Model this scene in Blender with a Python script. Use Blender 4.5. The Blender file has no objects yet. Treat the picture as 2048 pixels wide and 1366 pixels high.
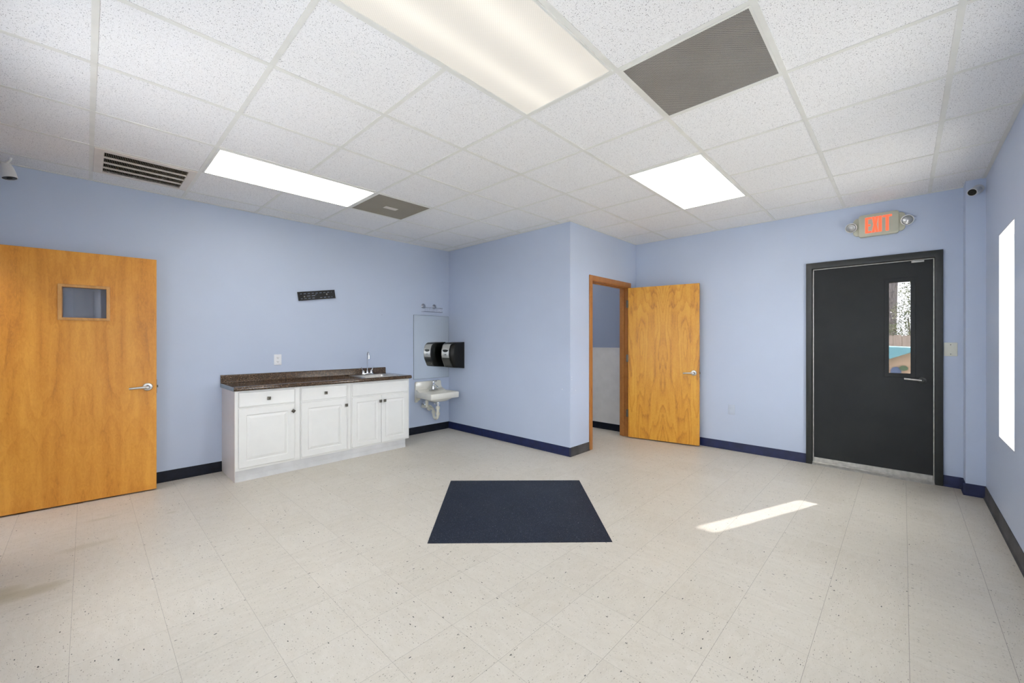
import bpy, bmesh, math, random
from mathutils import Vector, Matrix
random.seed(7)
S = bpy.context.scene
C = S.collection
PI = math.pi

# ---------------------------------------------------------------- camera, light, exposure
CAM_H = 1.311
CEIL = 2.682
cam = bpy.data.cameras.new('camera')
cam.sensor_width = 36.0
cam.lens = 816.43 / 2048 * 36
cam.clip_start = 0.02
co = bpy.data.objects.new('camera', cam)
co.location = (0, 0, CAM_H)
co.rotation_euler = (PI/2, 0, 0.7642 - PI/2)
C.objects.link(co)
S.camera = co

S.view_settings.view_transform = 'Standard'
S.view_settings.look = 'None'
S.view_settings.gamma = 1
S.view_settings.use_curve_mapping = False
S.view_settings.exposure = 0.48
S.cycles.use_denoising = True
S.cycles.max_bounces = 14
S.cycles.diffuse_bounces = 8
S.cycles.transparent_max_bounces = 12
S.cycles.sample_clamp_indirect = 8
S.cycles.caustics_reflective = False
S.cycles.caustics_refractive = False

SKY = 12.5          # daylight outside
LENS = (0.45, 4.5, 4.5)   # the three ceiling lights
W = bpy.data.worlds.new('sky')
S.world = W
W.use_nodes = True
bg = W.node_tree.nodes['Background']
bg.inputs[0].default_value = (0.97, 0.975, 1.0, 1)
bg.inputs[1].default_value = SKY

sun = bpy.data.lights.new('sun', 'SUN')
sun.energy = 36
sun.angle = math.radians(0.53)
sun.color = (1.0, 0.95, 0.87)
so = bpy.data.objects.new('sun', sun)
d = Vector((-0.929, 0.369, -0.71)).normalized()
so.rotation_euler = d.to_track_quat('-Z', 'Y').to_euler()
so.location = (14, -4, 8)
C.objects.link(so)

def portal(x, y, z, sx, sz, rot):
    l = bpy.data.lights.new('portal', 'AREA')
    l.shape = 'RECTANGLE'; l.size = sx; l.size_y = sz
    l.cycles.is_portal = True
    o = bpy.data.objects.new('portal', l)
    o.location = (x, y, z); o.rotation_euler = rot
    C.objects.link(o)

# key planes of the room
YB, XC, YD, XE, YR, XL = 4.985, 3.813, 2.738, 5.39, -0.499, -0.53
WINDOWS = [(3.985, 4.56), (2.16, 2.735), (0.335, 0.91)]
WZ0, WZ1 = 0.62, 2.08
FILL_WINDOWS = [(0.75, 1.325), (2.35, 2.925)]   # unseen windows added in the left wall to let in fill light
for a, b in FILL_WINDOWS:
    portal(XL-0.12, (a+b)/2, (WZ0+WZ1)/2, b-a, WZ1-WZ0, (PI/2, 0, -PI/2))
for a, b in WINDOWS:
    portal((a+b)/2, YR-0.15, (WZ0+WZ1)/2, b-a, WZ1-WZ0, (PI/2, 0, PI))

# ---------------------------------------------------------------- node helpers
def col(c):
    return (c[0], c[1], c[2], 1)

def srgb(r, g, b):
    f = lambda v: (v/255)/12.92 if v/255 <= 0.04045 else ((v/255+0.055)/1.055)**2.4
    return (f(r), f(g), f(b))

class NT:
    def __init__(s, name):
        s.m = bpy.data.materials.new(name); s.m.use_nodes = True
        s.t = s.m.node_tree; s.n = s.t.nodes
        s.b = s.n['Principled BSDF']; s.out = s.n['Material Output']
    def add(s, typ, **kw):
        n = s.n.new(typ)
        for k, v in kw.items(): setattr(n, k, v)
        return n
    def link(s, a, b): s.t.links.new(a, b)
    def put(s, sock, v):
        if hasattr(v, 'links') and hasattr(v, 'node'): s.link(v, sock)
        elif isinstance(v, (tuple, list)):
            sock.default_value = v if len(v) == len(sock.default_value) else col(v)
        else: sock.default_value = v
    def math(s, op, a, b=None, c=None, clamp=False):
        n = s.add('ShaderNodeMath', operation=op, use_clamp=clamp)
        s.put(n.inputs[0], a)
        if b is not None: s.put(n.inputs[1], b)
        if c is not None: s.put(n.inputs[2], c)
        return n.outputs[0]
    def obj(s):
        return s.add('ShaderNodeTexCoord').outputs['Object']
    def sep(s, v):
        n = s.add('ShaderNodeSeparateXYZ'); s.link(v, n.inputs[0]); return n.outputs
    def comb(s, x, y, z):
        n = s.add('ShaderNodeCombineXYZ')
        for i, v in enumerate((x, y, z)): s.put(n.inputs[i], v)
        return n.outputs[0]
    def noise(s, v, scale, detail=3, rough=0.5, dist=0.0):
        n = s.add('ShaderNodeTexNoise'); s.link(v, n.inputs['Vector'])
        n.inputs['Scale'].default_value = scale; n.inputs['Detail'].default_value = detail
        n.inputs['Roughness'].default_value = rough; n.inputs['Distortion'].default_value = dist
        return n.outputs['Fac']
    def voro(s, v, scale, rnd=1.0):
        n = s.add('ShaderNodeTexVoronoi'); s.link(v, n.inputs['Vector'])
        n.inputs['Scale'].default_value = scale; n.inputs['Randomness'].default_value = rnd
        return n.outputs['Distance'], n.outputs['Color']
    def ramp(s, f, stops, interp='LINEAR'):
        n = s.add('ShaderNodeValToRGB'); s.link(f, n.inputs[0])
        r = n.color_ramp; r.interpolation = interp
        while len(r.elements) < len(stops): r.elements.new(0.5)
        for e, (p, c) in zip(r.elements, stops):
            e.position = p; e.color = col(c) if isinstance(c, (tuple, list)) else (c, c, c, 1)
        return n.outputs[0]
    def mix(s, f, a, b):
        n = s.add('ShaderNodeMix', data_type='RGBA')
        s.put(n.inputs[0], f); s.put(n.inputs[6], col(a) if isinstance(a, tuple) else a)
        s.put(n.inputs[7], col(b) if isinstance(b, tuple) else b)
        return n.outputs[2]
    def scale(s, v, k):
        n = s.add('ShaderNodeMapping'); s.link(v, n.inputs[0]); n.inputs['Scale'].default_value = k
        return n.outputs[0]
    def bump(s, h, strength=0.2, dist=0.002):
        n = s.add('ShaderNodeBump'); s.link(h, n.inputs['Height'])
        n.inputs['Strength'].default_value = strength; n.inputs['Distance'].default_value = dist
        s.link(n.outputs[0], s.b.inputs['Normal'])
    def base(s, c, rough=0.5, metal=0.0, spec=0.5):
        s.put(s.b.inputs['Base Color'], col(c) if isinstance(c, tuple) else c)
        s.put(s.b.inputs['Roughness'], rough); s.b.inputs['Metallic'].default_value = metal
        s.b.inputs['Specular IOR Level'].default_value = spec

def plain(name, c, rough=0.5, metal=0.0, spec=0.5, var=0.04, sc=9.0):
    """paint, plastic or metal with a faint procedural unevenness"""
    t = NT(name); v = t.obj(); n = t.noise(v, sc, 3)
    lo = tuple(x*(1-var) for x in c); hi = tuple(min(1, x*(1+var)) for x in c)
    t.base(t.ramp(n, [(0.3, lo), (0.7, hi)]), rough, metal, spec)
    return t.m

def spots_near(t, v, centre, radius, cell, keep):
    """mask of small chips scattered round one place"""
    n = t.add('ShaderNodeVectorMath', operation='DISTANCE'); t.link(v, n.inputs[0]); n.inputs[1].default_value = centre
    near = t.math('LESS_THAN', n.outputs['Value'], radius)
    dd, cc = t.voro(v, cell)
    r = t.sep(cc)
    ok = t.math('GREATER_THAN', r[0], keep)
    sm = t.math('LESS_THAN', dd, t.math('MULTIPLY_ADD', r[1], 0.2, 0.08))
    return t.math('MULTIPLY', t.math('MULTIPLY', near, ok), sm)

def wall_mat(name, c, chips=()):
    t = NT(name); v = t.obj()
    n = t.noise(v, 1.3, 3)
    base = t.ramp(n, [(0.3, tuple(x*0.975 for x in c)), (0.7, tuple(min(1, x*1.02) for x in c))])
    for centre, radius, cell, keep in chips:
        base = t.mix(spots_near(t, v, centre, radius, cell, keep), base, (0.85, 0.87, 0.9))
    # sparse scuffs
    dd, cc = t.voro(v, 3.2); r = t.sep(cc)
    sc = t.math('MULTIPLY', t.math('LESS_THAN', dd, 0.012), t.math('GREATER_THAN', r[0], 0.6))
    base = t.mix(sc, base, (0.12, 0.14, 0.18))
    t.base(base, 0.42, 0, 0.4)
    t.bump(t.noise(v, 160, 2), 0.12, 0.001)
    return t.m

def wood_mat(name, centre, light, mid, dark, k=1.0, seed=0.0, sharp=0.5, rings=1.0):
    """sliced veneer: cathedral figure mirrored about a centre line; object x = width, z = height"""
    t = NT(name); o = t.sep(t.obj())
    dx = t.math('ABSOLUTE', t.math('SUBTRACT', o[0], centre))
    dx = t.math('SMOOTH_MAX', dx, 0.0, 0.02)
    v = t.comb(dx, t.math('ADD', o[1], seed), o[2])
    big = t.noise(t.scale(v, (2.6*k, 1, 0.5*k)), 1.0, 2, 0.45, 0.3)
    fine = t.noise(t.scale(v, (22, 4, 3.0)), 1.0, 4, 0.6, 0.8)
    ph = t.math('ADD', t.math('MULTIPLY', big, 12.0*rings), t.math('ADD', t.math('MULTIPLY', dx, 9.0*rings), t.math('MULTIPLY', fine, 1.1)))
    ring = t.math('FRACT', ph)
    ring = t.math('MINIMUM', ring, t.math('MULTIPLY', t.math('SUBTRACT', 1.0, ring), 5.0))
    fib = t.noise(t.scale(v, (420, 30, 14)), 1.0, 3, 0.6)
    band = t.noise(t.scale(v, (11*k, 2, 0.55)), 1.0, 3, 0.55, 0.25)
    blotch = t.noise(t.scale(v, (9, 2, 1.8)), 1.0, 4, 0.6, 0.7)
    fig = t.noise(t.scale(v, (52, 6, 17)), 1.0, 4, 0.65, 1.8)
    f = t.math('ADD', t.math('MULTIPLY', t.math('POWER', ring, 2.4), sharp*0.34), t.math('ADD', t.math('MULTIPLY', band, 0.60), t.math('MULTIPLY', blotch, 0.33)))
    f = t.math('ADD', f, t.math('ADD', t.math('MULTIPLY', t.math('SUBTRACT', fig, 0.5), 0.34), t.math('MULTIPLY', fib, 0.10)))
    c = t.ramp(f, [(0.38, light), (0.60, mid), (0.86, dark)])
    t.base(c, 0.36, 0, 0.45)
    t.bump(fib, 0.04, 0.0006)
    return t.m

# ---------------------------------------------------------------- materials
WALLC = (0.495, 0.566, 0.708)
M = {}
M['wall'] = wall_mat('wall_paint', WALLC)
M['wall_C'] = wall_mat('wall_paint_chipped', WALLC, [((3.813, 2.80, 0.80), 0.17, 40, 0.70), ((3.813, 2.99, 0.95), 0.09, 36, 0.68), ((3.80, 2.738, 0.45), 0.10, 30, 0.8)])
M['wall_E'] = wall_mat('wall_paint_far', WALLC, [((5.39, 1.815, 0.91), 0.045, 60, 0.5)])
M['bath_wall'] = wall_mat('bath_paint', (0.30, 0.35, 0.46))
M['white_panel'] = plain('wainscot_white', (0.72, 0.71, 0.69), 0.35)
M['cove'] = plain('cove_base_navy', (0.008, 0.014, 0.062), 0.45, 0, 0.35, 0.25, 14)
M['cove_black'] = plain('cove_base_black', (0.006, 0.008, 0.016), 0.55, 0, 0.2, 0.3, 20)
M['cove_grey'] = plain('cove_base_scuffed', (0.055, 0.055, 0.058), 0.5, 0, 0.5, 0.5, 7)
M['tbar'] = plain('ceiling_grid_paint', (0.70, 0.70, 0.665), 0.45)
M['white'] = plain('white_paint', (0.79, 0.79, 0.77), 0.38)
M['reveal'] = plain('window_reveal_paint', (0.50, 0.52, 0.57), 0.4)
M['cab'] = plain('cabinet_thermofoil', (0.765, 0.765, 0.74), 0.35, 0, 0.45, 0.015)
M['cab_side'] = plain('cabinet_side', (0.66, 0.61, 0.58), 0.4, 0, 0.4, 0.02)
M['kick'] = plain('toe_kick', (0.60, 0.60, 0.60), 0.45, 0, 0.4, 0.08, 6)
M['steel'] = plain('brushed_steel', (0.52, 0.51, 0.48), 0.3, 1.0, 0.5, 0.08, 30)
M['sinksteel'] = plain('sink_steel', (0.62, 0.60, 0.57), 0.32, 1.0, 0.5, 0.1, 30)
M['chrome'] = plain('chrome', (0.78, 0.79, 0.80), 0.08, 1.0, 0.5, 0.02)
M['knob'] = plain('knob_pewter', (0.13, 0.12, 0.10), 0.35, 0.8, 0.5, 0.2, 120)
M['porcelain'] = plain('porcelain', (0.78, 0.76, 0.68), 0.12, 0, 0.6, 0.02)
M['pvc'] = plain('pvc_white', (0.74, 0.72, 0.62), 0.35, 0, 0.5, 0.06, 25)
M['black'] = plain('black_plastic', (0.007, 0.007, 0.006), 0.3, 0, 0.3, 0.1)
M['blackm'] = plain('black_powder_coat', (0.012, 0.012, 0.013), 0.5, 0, 0.4, 0.1)
M['dark_hole'] = plain('duct_dark', (0.004, 0.004, 0.004), 0.95, 0, 0.05)
M['silver'] = plain('silver_plastic', (0.50, 0.50, 0.49), 0.25, 0.6, 0.5, 0.05)
M['smoke'] = plain('smoked_plastic', (0.035, 0.036, 0.034), 0.1, 0, 0.6, 0.1)
M['plate_white'] = plain('outlet_white', (0.80, 0.81, 0.83), 0.3)
M['plate_ivory'] = plain('plate_ivory', (0.66, 0.67, 0.59), 0.35)
M['plate_blue'] = plain('outlet_overpainted', (0.50, 0.56, 0.66), 0.4)
M['slot'] = plain('outlet_slot', (0.05, 0.05, 0.05), 0.5)
M['door_steel'] = None
M['frame_dark'] = plain('frame_charcoal', (0.022, 0.025, 0.024), 0.38, 0, 0.5, 0.1, 30)
M['alu'] = plain('aluminium', (0.50, 0.49, 0.46), 0.38, 0.9, 0.5, 0.15, 30)
M['bracket_grey'] = plain('camera_shell', (0.60, 0.60, 0.60), 0.3)
M['beige'] = plain('vent_beige', (0.68, 0.63, 0.57), 0.4)
M['vent_fin'] = plain('vent_fin', (0.20, 0.165, 0.115), 0.6)
M['housing'] = plain('exit_housing', (0.50, 0.50, 0.40), 0.4)
M['laminate_end'] = plain('counter_end', (0.24, 0.29, 0.33), 0.4)
M['cable'] = plain('white_cable', (0.78, 0.78, 0.76), 0.4)

# floor: 12 inch composition tiles with directional flecks
def floor_mat():
    t = NT('floor_tile'); v = t.obj(); o = t.sep(v)
    F = 0.3048
    fx = t.math('DIVIDE', t.math('ADD', o[0], 0.0481), F)
    fy = t.math('DIVIDE', t.math('SUBTRACT', o[1], 1.5057), F)
    ix, iy = t.math('FLOOR', fx), t.math('FLOOR', fy)
    wn = t.add('ShaderNodeTexWhiteNoise'); t.link(t.comb(ix, iy, 3.7), wn.inputs['Vector'])
    rv = wn.outputs['Value']
    sw = t.math('GREATER_THAN', rv, 0.55)
    def pick(a, b): return t.math('ADD', t.math('MULTIPLY', a, t.math('SUBTRACT', 1.0, sw)), t.math('MULTIPLY', b, sw))
    u, w = pick(o[0], o[1]), pick(o[1], o[0])
    off = t.math('MULTIPLY', rv, 37.0)
    sv = t.comb(t.math('ADD', t.math('MULTIPLY', u, 0.42), off), w, off)
    cloud = t.noise(t.comb(t.math('MULTIPLY', u, 0.4), w, off), 26, 4, 0.6, 0.8)
    big = t.noise(v, 0.9, 2)
    tone = t.math('ADD', t.math('MULTIPLY', cloud, 0.6), t.math('ADD', t.math('MULTIPLY', big, 0.28), t.math('MULTIPLY', rv, 0.12)))
    c = t.ramp(tone, [(0.28, (0.550, 0.505, 0.425)), (0.5, (0.595, 0.552, 0.474)), (0.75, (0.640, 0.600, 0.525))])
    # fine flecks
    def flecks(scale, keep, r0, r1, dark, amt, c):
        dd, cc = t.voro(sv, scale); r = t.sep(cc)
        m = t.math('MULTIPLY', t.math('GREATER_THAN', r[0], keep), t.math('LESS_THAN', dd, t.math('MULTIPLY_ADD', r[1], r1, r0)))
        return t.mix(t.math('MULTIPLY', m, amt), c, dark)
    c = flecks(230, 0.50, 0.10, 0.22, (0.36, 0.325, 0.26), 0.60, c)
    c = flecks(150, 0.72, 0.08, 0.22, (0.19, 0.17, 0.135), 0.75, c)
    c = flecks(75, 0.89, 0.05, 0.18, (0.040, 0.042, 0.038), 0.95, c)
    c = flecks(180, 0.75, 0.10, 0.22, (0.68, 0.64, 0.58), 0.7, c)
    # worn yellowish stains
    for (cx, cy, rx, ry, a) in ((-0.22, 3.30, 0.17, 0.07, 0.6), (-0.31, 3.38, 0.10, 0.08, 0.6), (0.0, 3.78, 0.16, 0.05, 0.3), (0.08, 4.28, 0.11, 0.025, 0.35), (0.45, 4.05, 0.035, 0.025, 0.4)):
        ex = t.math('DIVIDE', t.math('SUBTRACT', o[0], cx), rx); ey = t.math('DIVIDE', t.math('SUBTRACT', o[1], cy), ry)
        rr = t.math('ADD', t.math('MULTIPLY', ex, ex), t.math('MULTIPLY', ey, ey))
        rr = t.math('ADD', rr, t.math('MULTIPLY', t.noise(v, 12, 3), 0.9))
        m = t.math('MULTIPLY', t.math('SUBTRACT', 1.6, rr, clamp=True), a)
        c = t.mix(m, c, (0.385, 0.345, 0.235))
    # dirt along the door corner and cabinet foot
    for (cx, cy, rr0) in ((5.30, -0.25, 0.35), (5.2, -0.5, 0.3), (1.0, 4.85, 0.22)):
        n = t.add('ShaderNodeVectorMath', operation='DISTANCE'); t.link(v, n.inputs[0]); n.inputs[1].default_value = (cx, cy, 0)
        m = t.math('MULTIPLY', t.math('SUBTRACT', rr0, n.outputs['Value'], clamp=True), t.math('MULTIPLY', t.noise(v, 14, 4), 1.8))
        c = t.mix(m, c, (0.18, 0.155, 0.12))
    # seams
    def edge(f):
        a = t.math('FRACT', f); a = t.math('MINIMUM', a, t.math('SUBTRACT', 1.0, a))
        return a
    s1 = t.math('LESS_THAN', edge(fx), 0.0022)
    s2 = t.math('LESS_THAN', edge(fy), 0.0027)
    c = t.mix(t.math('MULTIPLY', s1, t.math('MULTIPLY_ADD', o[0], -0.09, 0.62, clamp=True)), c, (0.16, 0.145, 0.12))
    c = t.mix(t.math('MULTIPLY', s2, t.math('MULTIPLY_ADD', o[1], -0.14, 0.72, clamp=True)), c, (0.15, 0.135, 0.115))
    rough = t.math('MULTIPLY_ADD', t.noise(v, 3.0, 3), 0.2, 0.33)
    t.base(c, rough, 0, 0.42)
    t.bump(t.noise(v, 5, 2), 0.1, 0.004)
    return t.m
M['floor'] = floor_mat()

def mat_mat():
    t = NT('navy_speckled_vinyl'); v = t.obj(); o = t.sep(v)
    n = t.noise(v, 3.0, 3)
    c = t.ramp(t.noise(v, 170, 3, 0.7), [(0.3, (0.006, 0.009, 0.017)), (0.58, (0.016, 0.021, 0.036)), (0.78, (0.045, 0.055, 0.075))])
    for sc, keep, r0, r1, cc_, am in ((170, 0.55, 0.10, 0.25, (0.13, 0.15, 0.18), 0.8), (85, 0.86, 0.05, 0.14, (0.36, 0.38, 0.40), 0.9), (120, 0.80, 0.10, 0.2, (0.10, 0.08, 0.055), 0.8), (105, 0.80, 0.12, 0.25, (0.004, 0.005, 0.01), 0.8)):
        dd, cc = t.voro(v, sc); r = t.sep(cc)
        m = t.math('MULTIPLY', t.math('GREATER_THAN', r[0], keep), t.math('LESS_THAN', dd, t.math('MULTIPLY_ADD', r[1], r1, r0)))
        c = t.mix(t.math('MULTIPLY', m, am), c, cc_)
    t.base(c, t.math('MULTIPLY_ADD', n, 0.15, 0.42), 0, 0.2)
    return t.m
M['mat'] = mat_mat()

def ceil_mat():
    t = NT('mineral_fibre_tile'); v = t.obj()
    w = t.add('ShaderNodeVectorMath', operation='ADD')
    n3 = t.add('ShaderNodeTexNoise'); t.link(v, n3.inputs['Vector']); n3.inputs['Scale'].default_value = 60
    sc = t.add('ShaderNodeVectorMath', operation='SCALE'); t.link(n3.outputs['Color'], sc.inputs[0]); sc.inputs['Scale'].default_value = 0.009
    t.link(v, w.inputs[0]); t.link(sc.outputs[0], w.inputs[1])
    base = t.ramp(t.noise(v, 240, 2, 0.6), [(0.3, (0.75, 0.75, 0.755)), (0.7, (0.85, 0.85, 0.855))])
    for scl, keep, r0, r1, c_, am in ((150, 0.30, 0.10, 0.17, (0.12, 0.12, 0.135), 0.95), (235, 0.35, 0.12, 0.22, (0.36, 0.36, 0.375), 0.75), (60, 0.86, 0.05, 0.10, (0.10, 0.10, 0.11), 0.85)):
        dd, cc = t.voro(w.outputs[0], scl); r = t.sep(cc)
        m = t.math('MULTIPLY', t.math('GREATER_THAN', r[0], keep), t.math('LESS_THAN', dd, t.math('MULTIPLY_ADD', r[1], r1, r0)))
        base = t.mix(t.math('MULTIPLY', m, am), base, c_)
    t.base(base, 0.85, 0, 0.2)
    t.bump(t.noise(v, 120, 3), 0.25, 0.002)
    return t.m
M['ceiling'] = ceil_mat()

def perf_mat(name, light, dark, pitch, hole):
    t = NT(name); v = t.obj(); o = t.sep(v)
    k = 1/pitch
    a = t.math('MULTIPLY', t.math('ADD', o[0], o[1]), k*0.7071); b = t.math('MULTIPLY', t.math('SUBTRACT', o[0], o[1]), k*0.7071)
    fa = t.math('SUBTRACT', t.math('FRACT', a), 0.5); fb = t.math('SUBTRACT', t.math('FRACT', b), 0.5)
    r = t.math('ADD', t.math('MULTIPLY', fa, fa), t.math('MULTIPLY', fb, fb))
    m = t.math('LESS_THAN', r, hole*hole)
    ll = t.ramp(t.noise(v, 4, 3), [(0.3, tuple(x*0.85 for x in light)), (0.7, light)])
    t.base(t.mix(m, ll, dark), 0.5, 0, 0.3)
    return t.m
M['perf_grey'] = perf_mat('perforated_grey', (0.42, 0.40, 0.37), (0.012, 0.012, 0.012), 0.0062, 0.37)
M['perf_tan'] = perf_mat('perforated_tan', (0.37, 0.33, 0.255), (0.12, 0.105, 0.075), 0.0062, 0.32)

def counter_mat():
    t = NT('brown_granite_laminate'); v = t.obj()
    n = t.noise(v, 150, 4, 0.75)
    c = t.ramp(n, [(0.36, (0.006, 0.005, 0.004)), (0.47, (0.035, 0.021, 0.013)), (0.56, (0.11, 0.062, 0.034)), (0.68, (0.26, 0.17, 0.10))])
    dd, cc = t.voro(v, 120); r = t.sep(cc)
    c = t.mix(t.math('MULTIPLY', t.math('GREATER_THAN', r[0], 0.82), t.math('LESS_THAN', dd, 0.3)), c, (0.34, 0.24, 0.16))
    t.base(c, 0.11, 0, 0.6)
    return t.m
M['counter'] = counter_mat()

def darkdoor_mat():
    t = NT('door_charcoal'); v = t.obj()
    c = t.ramp(t.noise(v, 2.5, 3), [(0.3, (0.0165, 0.0185, 0.0195)), (0.7, (0.023, 0.0255, 0.0265))])
    o = t.sep(v)
    dd, cc = t.voro(v, 34); r = t.sep(cc)
    low = t.math('MULTIPLY', t.math('SUBTRACT', 0.75, o[2], clamp=True), 0.35)
    m = t.math('MULTIPLY', t.math('LESS_THAN', dd, t.math('MULTIPLY', r[1], 0.13)), t.math('GREATER_THAN', t.math('ADD', r[0], low), 0.84))
    c = t.mix(m, c, (0.30, 0.31, 0.31))
    t.base(c, 0.5, 0, 0.25)
    t.bump(t.noise(v, 8, 2), 0.1, 0.002)
    return t.m
M['door_steel'] = darkdoor_mat()

M['wood1'] = wood_mat('veneer_birch', 0.47, (0.78, 0.365, 0.052), (0.635, 0.258, 0.030), (0.33, 0.105, 0.013), 0.9, 1.3, 0.38, 1.0)
M['wood2'] = wood_mat('veneer_bookmatched', 0.455, (0.75, 0.395, 0.050), (0.630, 0.282, 0.026), (0.34, 0.115, 0.014), 1.2, 5.1, 0.75, 1.25)
M['casing'] = wood_mat('casing_wood', -0.3, (0.47, 0.205, 0.052), (0.385, 0.150, 0.036), (0.24, 0.082, 0.018), 1.5, 9.0, 0.4)
M['beadwood'] = wood_mat('bead_wood', -0.3, (0.66, 0.36, 0.115), (0.55, 0.27, 0.075), (0.42, 0.185, 0.045), 1.5, 2.0, 0.3)

def mirror_mat():
    t = NT('mirror_silver'); v = t.obj()
    t.base(t.ramp(t.noise(v, 2, 2), [(0.2, (0.84, 0.875, 0.87)), (0.8, (0.86, 0.89, 0.885))]), 0.015, 1.0)
    return t.m
M['mirror'] = mirror_mat()
M['mirror_edge'] = plain('mirror_edge', (0.06, 0.09, 0.11), 0.4)

def glass_mat(name, tint, refl=0.06, rough=0.0):
    t = NT(name); t.n.remove(t.b)
    tr = t.add('ShaderNodeBsdfTransparent'); gl = t.add('ShaderNodeBsdfGlossy'); mx = t.add('ShaderNodeMixShader')
    n = t.noise(t.obj(), 3, 2)
    t.link(t.ramp(n, [(0.2, tuple(x*0.98 for x in tint)), (0.8, tint)]), tr.inputs[0])
    gl.inputs['Roughness'].default_value = rough; mx.inputs[0].default_value = refl
    t.link(tr.outputs[0], mx.inputs[1]); t.link(gl.outputs[0], mx.inputs[2]); t.link(mx.outputs[0], t.out.inputs[0])
    return t.m
M['glass'] = glass_mat('window_glass', (0.965, 0.975, 0.975), 0.04)
M['tint_glass'] = glass_mat('tinted_door_glass', (0.34, 0.342, 0.355), 0.03)
M['clear_plastic'] = glass_mat('clear_plastic', (0.86, 0.86, 0.88), 0.22, 0.15)
M['vision_glass'] = glass_mat('wired_glass', (0.86, 0.87, 0.88), 0.04, 0.02)

def lens_mat(name, strength, warm, tubes, bright):
    """prismatic acrylic lens lit by the tubes above it; object y runs across the fixture"""
    t = NT(name); v = t.obj(); o = t.sep(v)
    s = 0.0
    for ty, wd in tubes:
        e = t.math('DIVIDE', t.math('SUBTRACT', o[1], ty), wd)
        g = t.math('POWER', 2.718, t.math('MULTIPLY', t.math('MULTIPLY', e, e), -1.0))
        s = t.math('ADD', s, g)
    k = 2*PI/0.0125
    pr = t.math('MULTIPLY', t.math('SINE', t.math('MULTIPLY', o[0], k)), t.math('SINE', t.math('MULTIPLY', o[1], k)))
    val = t.math('MULTIPLY_ADD', s, bright, 1.0-bright*0.5)
    val = t.math('MULTIPLY', val, t.math('MULTIPLY_ADD', pr, 0.10, 1.0))
    val = t.math('MULTIPLY', val, t.math('MULTIPLY_ADD', t.noise(v, 3.0, 2), 0.16, 0.92))
    t.base((0.30, 0.30, 0.29), 0.4, 0, 0.3)
    t.put(t.b.inputs['Emission Color'], warm)
    t.link(t.math('MULTIPLY', val, strength), t.b.inputs['Emission Strength'])
    return t.m
M['lens_a'] = lens_mat('lens_warm', LENS[0], (1.0, 0.925, 0.80), ((-0.12, 0.07), (0.13, 0.06)), 0.32)
M['lens_b'] = lens_mat('lens_soft', LENS[1], (1.0, 0.97, 0.90), ((-0.16, 0.07), (0.15, 0.07)), 0.25)
M['lens_c'] = lens_mat('lens_bright', LENS[2], (1.0, 0.98, 0.94), ((-0.14, 0.09), (0.14, 0.09)), 0.2)

def emis(name, c, s):
    t = NT(name); v = t.obj()
    t.base(tuple(x*0.8 for x in c), 0.4)
    t.put(t.b.inputs['Emission Color'], t.ramp(t.noise(v, 60, 2), [(0.3, tuple(x*0.9 for x in c)), (0.7, c)]))
    t.b.inputs['Emission Strength'].default_value = s
    return t.m
M['exit_red'] = emis('exit_letters', (1.0, 0.115, 0.045), 0.85)
M['exit_pale'] = plain('exit_letter_edge', (0.70, 0.55, 0.50), 0.4)

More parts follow.
